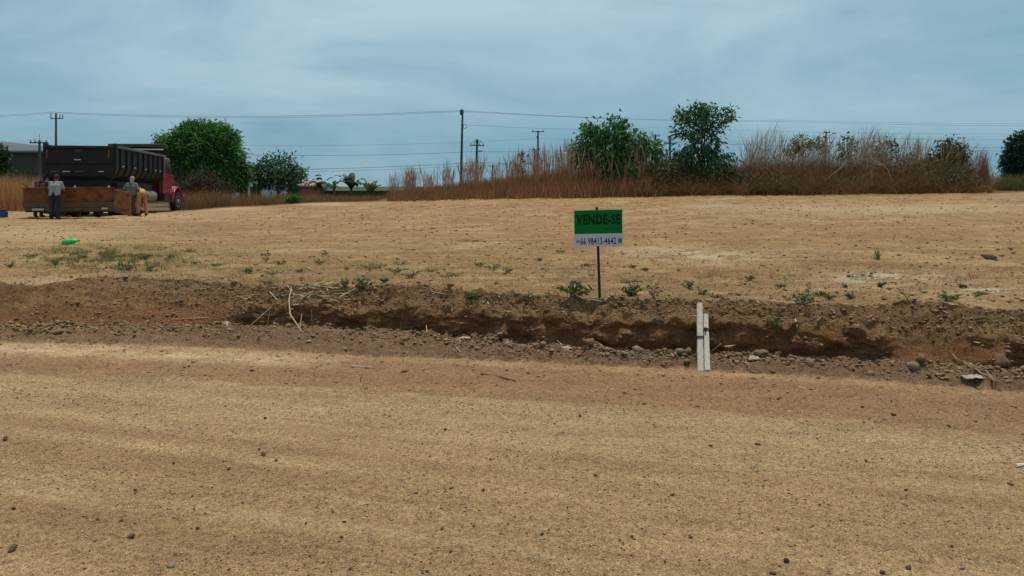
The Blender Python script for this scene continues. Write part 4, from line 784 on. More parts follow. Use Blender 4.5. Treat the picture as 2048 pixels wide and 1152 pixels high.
# pale dead stems arching out of the thicket
M_STRAW = mat('pale_dry_stalk', (.46, .36, .22), .85, .2, 30); M_STRAWW = mat('bleached_stalk', (.62, .55, .42), .85, .15, 30)
def stems(pix, y, r, label, group):
    pts = [at(u, v, y) for u, v in pix]; base = Vector(pts[-1]); o = MB().tube([p - base for p in pts], [r * .5] + [r] * (len(pts) - 1), 5).build('dead_stem', M_STRAW, None); o.location = base
    tag(o, label, 'dead stem', group)
stems([(1742, 318), (1760, 326), (1775, 338), (1783, 358), (1788, 378)], 40.7, .022, 'longest pale arching dead stem on the right thicket', 'pale dead stems on the thicket')
stems([(1746, 322), (1758, 330), (1768, 328)], 41.2, .02, 'short pale forked dead stem above the long arching one', 'pale dead stems on the thicket')
stems([(1740, 338), (1744, 350), (1744, 372)], 40.7, .02, 'pale upright dead stem left of the long arching one', 'pale dead stems on the thicket')
stems([(1693, 325), (1670, 345), (1648, 362)], 40.9, .02, 'slanting pale dead stem in the middle of the right thicket', 'pale dead stems on the thicket')
stems([(1277, 378), (1282, 385), (1288, 392)], 40.2, .022, 'pale slanting dead stem at the foot of the bushy tree', 'pale dead stems on the thicket')

# ---------------------------------------------------------------- background buildings
M_TILE = mat('beige_roof_tiles', (.32, .26, .18), .8, .2, 4, stretch=(4, 1, 1)); M_BRICK = mat('red_brick_wall', (.24, .085, .05), .9, .25, 3); M_DWALL = mat('dark_weathered_wall', (.060, .052, .046), .9, .3, 2)
M_METROOF = mat('grey_metal_roof', (.105, .112, .115), .7, .12, 2, spec=.1); M_WWALL = mat('white_plaster', (.62, .62, .60), .9, .08, 2); M_TANKB = mat('blue_water_tank', (.018, .030, .075), .5, .15, 3)
wh = at(-40, 372, 96); WB = empty('warehouse', (wh.x, 96, 0)); tag(WB, 'dark-walled warehouse with pale grey metal roof at the left edge', 'warehouse')
zt = lambda v, y: CAMH + (HZ - v) / FPX * y
xr = at(90, 300, 96).x - wh.x; xl = -14
MB().box(xl, xr, 0, 18, -.3, zt(304, 96)).build('wall', M_DWALL, WB)
rf = MB(); rf.add([(xl, -.6, zt(304, 96)), (xr + .5, -.6, zt(304, 96)), (xr + .5, 9, zt(302, 96) + .3), (xl, 9, zt(278, 96) + 1.2), (xl, -.6, zt(304, 96) + .15), (xr + .5, -.6, zt(304, 96) + .15), (xr + .5, 9, zt(302, 96) + .45), (xl, 9, zt(278, 96) + 1.4)],
    [(0, 1, 2, 3), (7, 6, 5, 4), (0, 4, 5, 1), (1, 5, 6, 2), (2, 6, 7, 3), (3, 7, 4, 0)]); rf.build('roof', M_METROOF, WB)
for i in range(4): MB().box(xl + 2 + i * 3, xl + 4 + i * 3, -.03, -.005, 3.0, 4.2).build('window', M_GLASS, WB)
hs = at(596, 380, 62); HB = empty('tiled_house', (hs.x, 62, 0)); tag(HB, 'low house with beige tiled roof behind the small tree', 'house')
hx0, hx1 = at(570, 372, 62).x - hs.x, at(622, 372, 62).x - hs.x; ze, zr = zt(373.5, 62), zt(364, 62)
MB().box(hx0 + .15, hx1 - .15, .3, 6, -.3, ze - .02).build('wall', M_DWALL, HB)
r_ = MB(); r_.prism([(-.2, ze), (3.1, zr), (6.4, ze), (6.4, ze + .12), (3.1, zr + .14), (-.2, ze + .12)], 0, hx0 - .2, hx1 + .2); hr = r_.build('roof', M_TILE, HB)
for i in range(9):
    x = hx0 - .1 + (hx1 - hx0 + .2) * i / 8; MB().tube([(x, -.2, ze + .13), (x, 3.1, zr + .15)], .05, 5).build('tile_ridge', M_TILE, hr)
MB().box(hx0 + .8, hx0 + 1.5, .25, .29, ze - 1.2, ze - .3).build('window', M_GLASS, HB); MB().box(hx1 - .9, hx1 - .3, .25, .29, -.2, ze - .15).build('door', M_BRICK, HB)
h2 = at(505, 372, 66); H2 = empty('white_house', (h2.x, 66, 0)); tag(H2, 'white-walled house glimpsed under the water tank', 'house')
MB().box(-1.6, 1.6, 0, 5, -.3, zt(357, 66)).build('wall', M_WWALL, H2); MB().prism([(-.3, zt(357, 66)), (2.5, zt(352, 66)), (5.3, zt(357, 66)), (5.3, zt(356, 66)), (2.5, zt(350.5, 66)), (-.3, zt(356, 66))], 0, -1.9, 1.9).build('roof', M_TILE, H2)
MB().box(-.2, .6, -.03, -.005, .8, 1.7).build('window', M_GLASS, H2)
tk = at(501, 352, 60); TK = empty('water_tank', (tk.x, 60, gz(tk.x, 60))); tag(TK, 'dark blue water tank on a brick stand beside the mango tree', 'water tank'); tz0 = gz(tk.x, 60)
r0 = 17 / FPX * 60; m = MB(); m.lathe([(r0 * .82, zt(353, 60) - tz0), (r0, zt(334, 60) - tz0), (r0 * 1.04, zt(332, 60) - tz0), (r0 * 1.04, zt(331, 60) - tz0), (r0 * .75, zt(328, 60) - tz0), (.02, zt(326.5, 60) - tz0)], n=24); m.build('tank', M_TANKB, TK, smooth=True)
MB().box(-r0, r0, -r0, r0, zt(356, 60) - tz0, zt(353, 60) - tz0 - .005).build('platform', M_DWALL, TK)
for sx in (-1, 1):
    for sy in (-1, 1): MB().box(sx * r0 * .8 - .12, sx * r0 * .8 + .12, sy * r0 * .8 - .12, sy * r0 * .8 + .12, -.2, zt(356, 60) - tz0 - .002).build('leg', M_DWALL, TK)
def yard_wall(u0, u1, v0, v1, y, m_, label):
    a, b_ = at(u0, v0, y), at(u1, v0, y); z = gz((a.x + b_.x) / 2, y); o = empty('yard_wall', (a.x, y, z)); tag(o, label, 'wall')
    MB().box(0, b_.x - a.x, 0, .18, -.3, zt(v0, y) - z).build('panel', m_, o); MB().box(-.03, b_.x - a.x + .03, -.03, .21, zt(v0, y) - z + .002, zt(v0, y) - z + .06).build('coping', M_DWALL, o)
    k = int((b_.x - a.x) / 2.2) + 1
    for i in range(k + 1): x = (b_.x - a.x) * i / k; MB().box(x - .09, x + .09, -.04, -.002, -.3, zt(v0, y) - z).build('pillar', M_DWALL, o)
yard_wall(600, 648, 377, 395, 54, M_BRICK, 'red brick yard wall below the tiled roof')
yard_wall(650, 830, 383, 396, 54.3, M_DWALL, 'low dark yard wall below the banana plants')

# ---------------------------------------------------------------- utility poles and lines
M_POLE = mat('dark_concrete_pole', (.075, .075, .075), .85, .2, 3); M_ARM = mat('dark_wood_crossarm', (.055, .05, .045), .85, .2, 5); M_INS = mat('grey_insulator', (.10, .09, .085), .5, .2, 5); M_CABLE = mat('grey_cable', (.07, .07, .075), .6, .1, 1)
def pole(u, v, y, label, arms=(), lean=0.0, r=.14, extras=None):
    t = at(u, v, y); z0 = gz(t.x, y) if y < 100 else 0.0; o = empty('utility_pole', (t.x, y, z0 - .2)); o.rotation_euler = (0, lean, 0); tag(o, label, 'utility pole', 'utility poles behind the field'); h = t.z - z0 + .2
    MB().bar((0, 0, 0), (0, 0, h), r * 1.35, r * .75, 10).build('pole', M_POLE, o, smooth=True); k = y / FPX
    for va, wpx, ins, tilt in arms:
        za = h - (va - v) * k; wd = wpx * k; a_ = MB(); a_.box(-wd / 2, wd / 2, -.19, -.09, za - .07, za + .07); ao = a_.build('crossarm', M_ARM, o); ao.rotation_euler = (0, 0, tilt)
        for q in ins: MB().lathe([(.05, 0), (.07, .04), (.07, .12), (.04, .16), (.05, .2), (.02, .3)], (wd * q, -.14, za + (.07 if q != 9 else 0)), n=8).build('insulator', M_INS, ao)
    if extras: extras(o, h, k)
    return o
def street_lamp(side, dvv=20, ln=8):
    def f(o, h, k):
        z = h - dvv * k; a_ = MB().tube([(0, 0, z), (side * ln * .6 * k, 0, z + ln * .9 * k), (side * ln * k, 0, z + ln * 1.2 * k)], [.04, .035, .035], 6).build('lamp_arm', M_POLE, o)
        MB().box(side * ln * k - .12, side * (ln + 5) * k, -.12, .12, z + ln * 1.2 * k - .05, z + ln * 1.2 * k + .09).build('lamp_head', M_POLE, a_, .03)
    return f
def head_lamp(o, h, k):
    MB().lathe([(.08, -.42), (.17, -.35), (.2, -.1), (.16, .12), (.03, .2)], (-.08, 0, h - .1), n=12).build('junction_box', M_POLE, o, smooth=True)
    z = h - 33 * k; c_ = MB().tube([(.28 + .19 * math.cos(t), -.05, z + .19 * math.sin(t)) for t in np.linspace(0, 2 * math.pi, 22)], .028, 6); c_.build('cable_coil', M_CABLE, o, smooth=True)
pole(921, 220, 75, 'tall bare pole with a coiled cable, tallest in the middle of the skyline', (), math.radians(1.3), .12, head_lamp)
def uarm(o, h, k):
    for x in (-.55, .5, .85): MB().bar((x, -.1, h - .62), (x, -.1, h - .62 + (.62 if x < 0 else .45)), .045, n=7).build('insulator', M_INS, o)
    MB().box(-.62, .95, -.16, -.06, h - .72, h - .62).build('crossarm', M_ARM, o)
pole(112, 226, 90, 'pole with upright insulators above the truck box', (), 0, .13, uarm)
pole(79, 281, 85, 'short pole with one long crossarm left of the truck box', ((285.5, 36, (-.45, -.2, .05, .42), .0),), 0, .16, lambda o, h, k: MB().bar((-.0, 0, h), (-.02, 0, h + .8), .02).build('spike', M_POLE, o))
def fan(o, h, k):
    b_ = MB(); 
    for j, (dz_, wd) in enumerate(((0, .62), (.18, .75), (.36, .85))): b_.bar((-wd, -.1, h - .25 - dz_), (-.12, -.1, h - .15 - dz_ * .8), .022, n=5); b_.bar((wd, -.1, h - .25 - dz_ * .9), (.12, -.1, h - .2 - dz_ * .8), .022, n=5)
    b_.build('fuse_rack', M_ARM, o); MB().box(-.16, .16, -.3, -.05, h - .65, h - .15).build('transformer', M_ARM, o); street_lamp(1, 30, 5)(o, h, k)
pole(951, 278, 106, 'pole with a fuse rack above its crossarm, near the tall bare pole', ((291, 28, (-.48, -.2, .15, .47), .0),), math.radians(1.6), .17, fan)
pole(1076, 261, 124, 'pole with a single wide top crossarm left of the bushy tree', ((263.5, 24, (-.47, .47), .0),), 0, .16, lambda o, h, k: MB().box(-.22, -.02, -.25, -.08, h - 1.3, h - .9).build('fuse_box', M_ARM, o))
pole(1069, 297, 150, 'lower distant pole just beside the wide-armed one', ((300, 20, (-.46, -.12, .2, .46), .0),), 0, .16)
pole(985, 329, 186, 'tiny distant pole low behind the dry grass', ((332.5, 16, (-.45, .45), .1),), 0, .17)
pole(1311, 269, 135, 'double-armed pole with a street lamp between the two trees', ((272, 17, (-.4, 0, .4), .1), (283.5, 23, (-.46, .46), .0)), 0, .20, street_lamp(1, 34, 8))
pole(1340, 274, 119, 'pole with vertical insulators close to the tall tree', ((287, 25, (-.46, .46, -.1), .0),), 0, .20, lambda o, h, k: [MB().bar((x, -.1, h - .6), (x, -.1, h), .06, n=7).build('insulator', M_INS, o) for x in (-.28, .28)])
pole(1647, 263, 120, 'leaning pole with short crossarm and lamp above the right thicket', ((265, 13, (-.4, .4), .2),), math.radians(2.4), .17, street_lamp(1, 20, 14))
def line(pts, label, r=.022, n=24):
    out_ = []
    for (u0, v0, y0), (u1, v1, y1), sag in pts:
        a, b_ = at(u0, v0, y0), at(u1, v1, y1)
        for k in range(n + 1):
            t = k / n; p = a.lerp(b_, t); p.z -= sag * 4 * t * (1 - t)
            if not out_ or (p - out_[-1]).length > 1e-4: out_.append(p)
    base = out_[0]; o = MB().tube([p - base for p in out_], r, 4).build('power_line', M_CABLE, None); o.location = base; tag(o, label, 'power line', 'power lines across the sky')
line([((-420, 232, 100), (108, 224, 90), .5), ((108, 224, 90), (921, 221, 75), .55), ((921, 221, 75), (1560, 243, 120), .35), ((1560, 243, 120), (2500, 246, 135), .6)], 'upper wire of the highest line, reaching the tall bare pole', .016, 40)
line([((-420, 235, 100), (117, 226, 90.3), .5), ((117, 226, 90.3), (921, 223, 75.1), .6), ((921, 223, 75.1), (1560, 240, 121), .4), ((1560, 240, 121), (2500, 241, 136), .6)], 'lower wire of the highest line, reaching the tall bare pole', .014, 40)
line([((-300, 330, 95), (480, 309, 100), .4), ((480, 309, 100), (951, 303, 107), .3), ((951, 303, 107), (1311, 284, 135), .6), ((1311, 284, 135), (2400, 290, 150), .8)], 'middle wire passing behind the pole with the fuse rack', .024)
line([((921, 249, 75), (1311, 255, 125), .4), ((1311, 255, 125), (2400, 262, 140), .8)], 'thin wire leaving the coiled cable to the right', .012)
line([((480, 291, 110), (1076, 277, 124), .4), ((1076, 277, 124), (1700, 278, 135), .5), ((1700, 278, 135), (2400, 252, 120), .5)], 'faint wire reaching the single wide top crossarm', .013)
line([((300, 340, 100), (951, 325, 106), .4), ((951, 325, 106), (1340, 320, 119), .4)], 'low wire passing just under the fuse rack pole crossarm', .028)
line([((300, 345, 112), (951, 331, 118), .4), ((951, 331, 118), (1340, 300, 128), .4)], 'lowest wire above the banana plants', .02)
line([((1340, 288, 119), (1647, 274, 120), .5), ((1647, 274, 120), (2400, 270, 118), .6)], 'wire running right from the leaning pole', .016)
line([((1340, 296, 119), (1647, 292, 120), .5), ((1647, 292, 120), (2400, 297, 118), .6)], 'lowest wire over the right thicket', .016)
# ---------------------------------------------------------------- clods, stones, gravel
M_CLOD = mat('earth_clod', (0, 0, 0), .95, .25, 18, bump=.6, bscale=40, attr=True, spec=.1)
def ico(sub):
    bm = bmesh.new(); bmesh.ops.create_icosphere(bm, subdivisions=sub, radius=1); v = np.array([x.co[:] for x in bm.verts]); f = np.array([[x.index for x in q.verts] for q in bm.faces]); bm.free(); return v, f
IV, IF = ico(2); SV, SF = ico(1)
def rock_shape(V, seed, rough=.42):
    r = np.random.default_rng(seed); out_ = V.copy(); off = r.random(3) * 50
    for i, p in enumerate(V): out_[i] = p * (1 + rough * 1.4 * mnoise.noise(Vector(p * 1.3 + off)) + rough * .7 * mnoise.noise(Vector(p * 3.1 + off)))
    for _ in range(6):                                            # knock flat facets off it
        n_ = r.normal(size=3); n_ /= np.linalg.norm(n_); d = out_ @ n_; cut = .62; out_ = out_ - np.maximum(d - cut, 0)[:, None] * n_ * .9
    return out_ * r.uniform(.75, 1.2, 3) * [1, 1, .8]
def rock_mesh(name, seed, col):
    me_o = np_mesh(name, rock_shape(IV, seed), IF, M_CLOD, None, np.tile(np.array(col), (len(IV), 1)) * np.random.default_rng(seed).uniform(.85, 1.15, (len(IV), 1)), smooth=False); me = me_o.data; bpy.data.objects.remove(me_o); return me
CLODS = [rock_mesh('earth_clod', 10 + i, c) for i, c in enumerate([(.235, .145, .084), (.26, .168, .10), (.21, .13, .078), (.28, .185, .11), (.24, .145, .085), (.30, .215, .14)])]
STONES = [rock_mesh('road_stone', 40 + i, c) for i, c in enumerate([(.115, .075, .050), (.13, .085, .058), (.10, .07, .05), (.15, .10, .066)])]
PALES = [rock_mesh('road_stone', 60 + i, c) for i, c in enumerate([(.34, .26, .18), (.30, .24, .17)])]
def put(me, name, p, r, label, cat, group, sink=.25, sq=1.0):
    o = bpy.data.objects.new(name, me); o.location = (p[0], p[1], p[2] + r * (.8 - sink * 1.6) * sq); o.scale = (r * random.uniform(.85, 1.2), r * random.uniform(.85, 1.15), r * sq * random.uniform(.75, 1.1)); o.rotation_euler = (random.uniform(-.4, .4), random.uniform(-.4, .4), random.uniform(0, 6.3)); link(o); tag(o, label, cat, group); return o
TS = np.stack([tR, tC, tD, tE, tFs], 1)
def bankpt(s, k, a):                               # a point between profile lines k and k+1 at along-bank s
    q = [np.interp(s, S, TS[:, j]) for j in range(5)]; t = q[k] + (q[k + 1] - q[k]) * a; x, y = s * CA + t * SA, -s * SA + t * CA; return x, y, t
def dens(s): return float(np.interp(s, [-10, -7, -5.2, -4, -2, 0, 1.5, 2.6, 3.4, 6], [1.0, .8, .35, .5, .9, .9, .45, 1.0, 1.4, 1.2]))
nb = 0
while nb < 170:
    s = random.uniform(-8.8, 4.4)
    if random.random() > dens(s) / 1.4: continue
    big_r = s > 1.9; a = 1 - abs(random.gauss(0, .42))
    if a < -.1: continue
    x, y, t = bankpt(s, 1, a); r = min(.095, random.lognormvariate(math.log(.026 if not big_r else .030), .42)); p, n_ = gzn(x, y)
    put(random.choice(CLODS), 'earth_clod', p, r, ('large' if r > .055 else 'small' if r < .026 else 'medium') + ' earth clod at the bank foot ' + ('left of the cut face' if s < -5.4 else 'below the straw heap' if s < -3.2 else 'between the straw heap and the posts' if s < .2 else 'right of the concrete posts'), 'clod', 'clods at the foot of the cut bank'); nb += 1
for i in range(38):                                # the slump in the right part of the bank
    s = random.gauss(3.35, .33); k, a = random.choice([(1, random.uniform(.3, 1)), (1, random.uniform(.5, 1)), (3, random.random() * .8)]); x, y, t = bankpt(s, k, a); p, n_ = gzn(x, y)
    put(random.choice(CLODS), 'earth_clod', p, min(.075, random.lognormvariate(math.log(.030), .45)), 'earth clod in the slumped gap near the right end of the bank', 'clod', 'clods in the slumped gap of the bank')
for u, v, r in ((1276, 704, .048), (1360, 707, .045), (1000, 672, .04)):
    p = gpix(u, v); put(CLODS[5], 'earth_clod', p, r, 'rounded pale clod lying against the shaded bank face', 'clod', 'rounded clods against the bank face', .1)
def scatter(name, pts, rad, cols, label, cat, flatz=.75):
    n = len(pts); shp = [rock_shape(SV, 100 + i, .35) for i in range(10)]; A_ = rng.random(n) * 6.283; Bv = np.stack(shp)[rng.integers(10, size=n)]
    c, s = np.cos(A_)[:, None], np.sin(A_)[:, None]; x = Bv[:, :, 0] * c - Bv[:, :, 1] * s; y = Bv[:, :, 0] * s + Bv[:, :, 1] * c; V = np.stack([x, y, Bv[:, :, 2] * flatz], -1) * rad[:, None, None] + pts[:, None, :] + np.array([0, 0, .25]) * rad[:, None, None]
    F = SF[None] + (np.arange(n) * len(SV))[:, None, None]
    return tag(np_mesh(name, V.reshape(-1, 3), F.reshape(-1, 3), M_CLOD, None, np.repeat(cols, len(SV), 0)), label, cat, None, 'stuff')
SV0, SF0 = SV, SF
def octa():
    v = np.array([(1, 0, 0), (-1, 0, 0), (0, 1, 0), (0, -1, 0), (0, 0, 1), (0, 0, -1)], float); f = np.array([(0, 2, 4), (2, 1, 4), (1, 3, 4), (3, 0, 4), (2, 0, 5), (1, 2, 5), (3, 1, 5), (0, 3, 5)]); return v, f
# rubble crumbs at the bank foot, on the shoulder and the soft slope at the left
pts, rad = [], []
for i in range(17000):
    s = random.uniform(-9.3, 4.8); z_ = random.random()
    if z_ < .62:
        a = 1 - abs(random.gauss(0, .38)); 
        if random.random() > dens(s) / 1.2: continue
        k = 1
        if a < -.6: continue
        r = random.lognormvariate(math.log(.0140), .5)
    elif z_ < .86: k, a, r = 3, random.random() ** .8 * 1.25, random.lognormvariate(math.log(.0125), .5)
    else:
        k, a, r = (2, random.random(), random.lognormvariate(math.log(.012), .5))
        if -4.6 < s < 2.7: continue
    x, y, t = bankpt(s, k, a); p, n_ = gzn(x, y); pts.append(p[:]); rad.append(min(r, .032))
pts = np.array(pts); rad = np.array(rad); cc = np.array((.235, .146, .084)) * rng.uniform(.6, 1.45, (len(pts), 1)) * (1 + rng.normal(size=(len(pts), 3)) * .06)
scatter('earth_crumbs', pts, rad, cc, 'small crumbled earth along the foot and edge of the bank', 'crumbled earth')
# verge and field crumbs
SV, SF = octa(); pts, rad = [], []
for i in range(9000):
    if i % 3 == 0: s = random.uniform(-9, 4.5); x, y, t = bankpt(s, 0, random.random()); r = random.lognormvariate(math.log(.007), .5)
    else:
        y = 8.5 + 26 * random.random() ** 1.6; x = random.uniform(-.72, .72) * y; t = x * SA + y * CA; s = x * CA - y * SA
        if t < np.interp(s, S, tFs): continue
        r = random.lognormvariate(math.log(.010 + .0006 * y), .5)
    p, n_ = gzn(x, y); pts.append(p[:]); rad.append(min(r, .05))
pts = np.array(pts); rad = np.array(rad); cc = np.array((.24, .150, .085)) * rng.uniform(.5, 1.35, (len(pts), 1)); scatter('soil_crumbs', pts, rad, cc, 'small soil lumps scattered over the verge and the bare lot', 'soil lumps', .6)
# road gravel
pts, rad = [], []; N_G = 62000; ss = rng.uniform(-9, 6, N_G * 2); tt = 2.6 + (rng.random(N_G * 2)) * 3.7; den = fbm(ss * .55, tt * 1.5, 4)
for s, t, d_ in zip(ss, tt, den):
    if rng.random() > .42 + .55 * d_: continue
    x, y = s * CA + t * SA, -s * SA + t * CA
    if y < 2.4 or abs(x) > .76 * y + .8 or t > np.interp(s, S, tR): continue
    pts.append((x, y)); 
zz = [gz(x, y) for x, y in pts]; pts = np.array([(x, y, z) for (x, y), z in zip(pts, zz)]); rad = np.exp(rng.normal(math.log(.0036), .45, len(pts))).clip(.0015, .011)
tone = rng.random((len(pts), 1)); cc = np.where(tone < .6, np.array((.145, .094, .06)), np.where(tone < .85, np.array((.30, .20, .125)), np.array((.46, .37, .27)))) * rng.uniform(.75, 1.25, (len(pts), 1))
scatter('gravel', pts, rad, cc, 'fine gravel strewn over the dirt road', 'gravel', .7)
SV, SF = SV0, SF0
for u, v, px in [(11, 880, 12), (347, 928, 7), (457, 940, 9), (519, 900, 8), (527, 911, 11), (552, 922, 7), (271, 981, 7), (384, 994, 7), (388, 1019, 7), (195, 1039, 7), (242, 1042, 8), (395, 1058, 9), (612, 1048, 8), (689, 1045, 8), (263, 1075, 14), (24, 1102, 18), (530, 837, 8), (28, 1019, 8),
                 (967, 981, 10), (833, 988, 10), (884, 1059, 10), (947, 1053, 8), (1084, 1069, 9), (1192, 952, 9), (1345, 991, 10), (1264, 1075, 10), (1381, 1075, 11), (890, 860, 9), (901, 1104, 9), (1283, 1058, 7), (1081, 936, 6),
                 (1573, 1124, 16), (1765, 1146, 13), (1818, 1139, 12), (1904, 1094, 11), (1556, 1060, 7), (1811, 981, 8), (1732, 922, 7), (2021, 970, 9), (1420, 892, 9), (1787, 830, 9), (1899, 854, 9), (1725, 815, 8), (1546, 1148, 12), (683, 1075, 8), (1220, 1010, 6), (1640, 1010, 6), (1330, 1125, 7), (1400, 1122, 7), (700, 1140, 9), (1160, 833, 8)]:
    p = gpix(u, v); r = px / 2 / FPX * math.hypot(p.x, p.y); put(random.choice(STONES), 'road_stone', p, r * .85, ('larger' if px > 11 else 'small' if px > 8 else 'tiny') + ' dark stone on the ' + ('near' if v > 1030 else 'middle' if v > 930 else 'far') + ' part of the road, ' + ('left' if u < 683 else 'centre' if u < 1365 else 'right'), 'stone', 'dark stones on the road', .12, .8)
for u, v, px, lb in [(343, 1134, 14, 'flat pale stone near the lower left of the road'), (902, 976, 11, 'pale stone on the middle of the road'), (1516, 889, 12, 'flat pale stone on the right half of the road')]:
    p = gpix(u, v); put(random.choice(PALES), 'road_stone', p, px / 2 / FPX * math.hypot(p.x, p.y) * 1.1, lb, 'stone', None, .15, .6)
p = gpix(1980, 519); put(CLODS[2], 'earth_lump', p, .115, 'single large earth lump far right on the bare lot', 'clod', None, .2, .65)
p = gpix(118, 668); put(CLODS[4], 'earth_lump', p, .075, 'dark rounded earth lump by the pale wheel track at left', 'clod', None, .2, .8)
p = gpix(450, 650); put(CLODS[5], 'earth_lump', p, .06, 'pale broken lump at the left end of the cut face', 'clod', None, .2, .7)

# ---------------------------------------------------------------- weeds
GR = dict(dark=(.062, .095, .032), mid=(.10, .130, .045), pale=(.17, .17, .075), bright=(.10, .165, .03), dry=(.17, .115, .055))
WG = 'weeds dotted over the lot'
def weed(u, v, wpx, hpx, tone='mid', n=46, label=None, twig=0):
    p = gpix(u, v); k = math.hypot(p.x, p.y) / FPX; w_, h_ = wpx * k / 2 * random.uniform(1.0, 1.35), hpx * k * random.uniform(.6, .95); o = empty('weed', p); o.rotation_euler = (0, 0, random.random() * 6.3)
    side = 'left of the grassy straw heap' if u < 480 else 'between the straw heap and the sign' if u < 1150 else 'between the sign and the concrete posts' if u < 1400 else 'right of the concrete posts'
    where = 'near the bank edge' if v > 560 else 'out on the bare lot'; look = dict(dark='dark green', mid='mid green', pale='pale green', bright='bright green', dry='half-dry brownish')[tone]
    tag(o, label or ('broad ' if wpx > 45 else 'tiny ' if wpx < 23 else 'low ') + look + ' weed ' + where + ', ' + side.replace('grassy ', ''), 'weed', None if label else WG)
    b = MB(); P_, D_ = [], []; ns = max(4, int(5 + wpx / 9)) if not twig else twig
    for i in range(ns):
        a = i * 2.399 + random.random(); r = w_ * math.sqrt((i + .6) / ns) * random.uniform(.7, 1.05); zt_ = h_ * (1 - .6 * (r / max(w_, 1e-3)) ** 2) * random.uniform(.6, 1.1)
        e = Vector((math.cos(a) * r, math.sin(a) * r, max(.015, zt_))); m1 = Vector((e.x * .45, e.y * .45, e.z * .6)); b.tube([(0, 0, -.02), m1, e], [.004, .003, .002], 4)
        for j in range(max(5, int(1.7 * n / ns))):
            t = random.uniform(.25, 1.05); q = (m1 * 2 * t if t < .5 else m1.lerp(e, (t - .5) * 2)); P_.append(q); D_.append((math.cos(a) * .5 + random.gauss(0, .7), math.sin(a) * .5 + random.gauss(0, .7), random.uniform(-.2, .7)))
    b.build('stem', M_WEEDSTEM if not twig else M_TWIG, o); P_ = np.array([tuple(q) for q in P_]); D_ = np.array(D_); m_ = len(P_)
    lf = np.clip(.020 + .18 * h_, .032, .07) * rng.uniform(.6, 1.2, m_); leaf_mesh('leaves', P_, D_, lf, lf * .5, np.array(GR[tone]) * rng.uniform(.65, 1.35, (m_, 1)), M_WEED, o)
M_TWIG = mat('dry_twig', (.13, .08, .045), .9, .2, 30)
for a in [(497, 547, 32, 16, 'dark'), (535, 568, 46, 14, 'pale'), (545, 550, 40, 12, 'mid'), (690, 573, 22, 18, 'dark'), (722, 578, 42, 30, 'mid', 90), (768, 566, 16, 14, 'dark'), (822, 557, 28, 18, 'mid'), (745, 537, 70, 16, 'pale', 80), (790, 545, 50, 14, 'mid', 60), (800, 530, 46, 12, 'pale'), (860, 545, 30, 10, 'mid'), (905, 553, 44, 12, 'mid'),
          (1050, 598, 62, 14, 'dark', 80), (1405, 590, 30, 16, 'mid'), (1275, 607, 60, 14, 'mid', 70), (985, 540, 44, 14, 'mid', 60), (960, 532, 30, 12, 'pale'), (1015, 545, 30, 12, 'mid'), (1080, 522, 30, 8, 'mid'), (1175, 533, 26, 8, 'mid'), (1265, 535, 18, 9, 'mid'), (1290, 542, 18, 9, 'mid'), (1260, 565, 52, 8, 'mid'), (1660, 598, 26, 12, 'mid'), (1700, 597, 20, 14, 'dark'), (1640, 590, 26, 8, 'mid'),
          (1762, 574, 12, 8, 'dark'), (1955, 592, 24, 10, 'mid'), (1925, 577, 14, 10, 'dark'), (300, 541, 26, 16, 'mid'), (340, 516, 26, 12, 'mid'), (290, 520, 24, 18, 'dry'), (560, 530, 34, 12, 'mid'), (640, 528, 32, 12, 'pale'), (650, 510, 34, 8, 'dry'), (380, 505, 40, 8, 'dry'), (940, 483, 70, 6, 'pale', 60), (60, 515, 26, 10, 'dry'), (20, 535, 22, 10, 'mid'), (110, 530, 26, 12, 'mid'), (600, 545, 24, 10, 'dry'), (1120, 505, 24, 6, 'dry'), (1500, 560, 24, 8, 'mid'), (1560, 575, 22, 8, 'mid'), (430, 533, 24, 10, 'mid'), (1430, 596, 40, 10, 'dry'), (900, 575, 22, 10, 'dry'), (850, 575, 26, 10, 'dry')]: weed(*a)
weed(942, 597, 30, 22, 'bright', 70, 'rounded bright green weed at the bank edge left of the sign')
weed(1150, 594, 72, 38, 'mid', 150, 'largest leafy green weed, just left of the sign post')
weed(1262, 592, 56, 26, 'dark', 110, 'dark leafy weed just right of the sign post')
weed(1378, 577, 32, 24, 'mid', 50, 'leaning leafy weed above the concrete posts')
weed(1604, 606, 60, 24, 'mid', 110, 'broad green weed at the bank edge right of the concrete posts')
weed(1897, 602, 50, 18, 'bright', 90, 'bright green leafy weed at the bank edge far right')
weed(1548, 655, 32, 18, 'mid', 60, 'green weed clinging to the face of the cut bank')
weed(252, 539, 46, 20, 'dark', 90, 'dark green weed at the right of the grassy patch')
weed(532, 524, 26, 34, 'dark', 26, 'twiggy dark weed standing above the straw heap', 5)
weed(988, 600, 22, 28, 'dry', 18, 'thin half-dry twiggy weed right of the bright green one', 6)
weed(1308, 598, 30, 42, 'dry', 16, 'dry twiggy weed with tall thin stems right of the sign', 7)
weed(1690, 575, 10, 8, 'dark', 10, 'tiny lone weed below the pale sandy patch')
weed(693, 543, 12, 28, 'dry', 8, 'thin dry upright twig weed left of the pale weeds', 3)
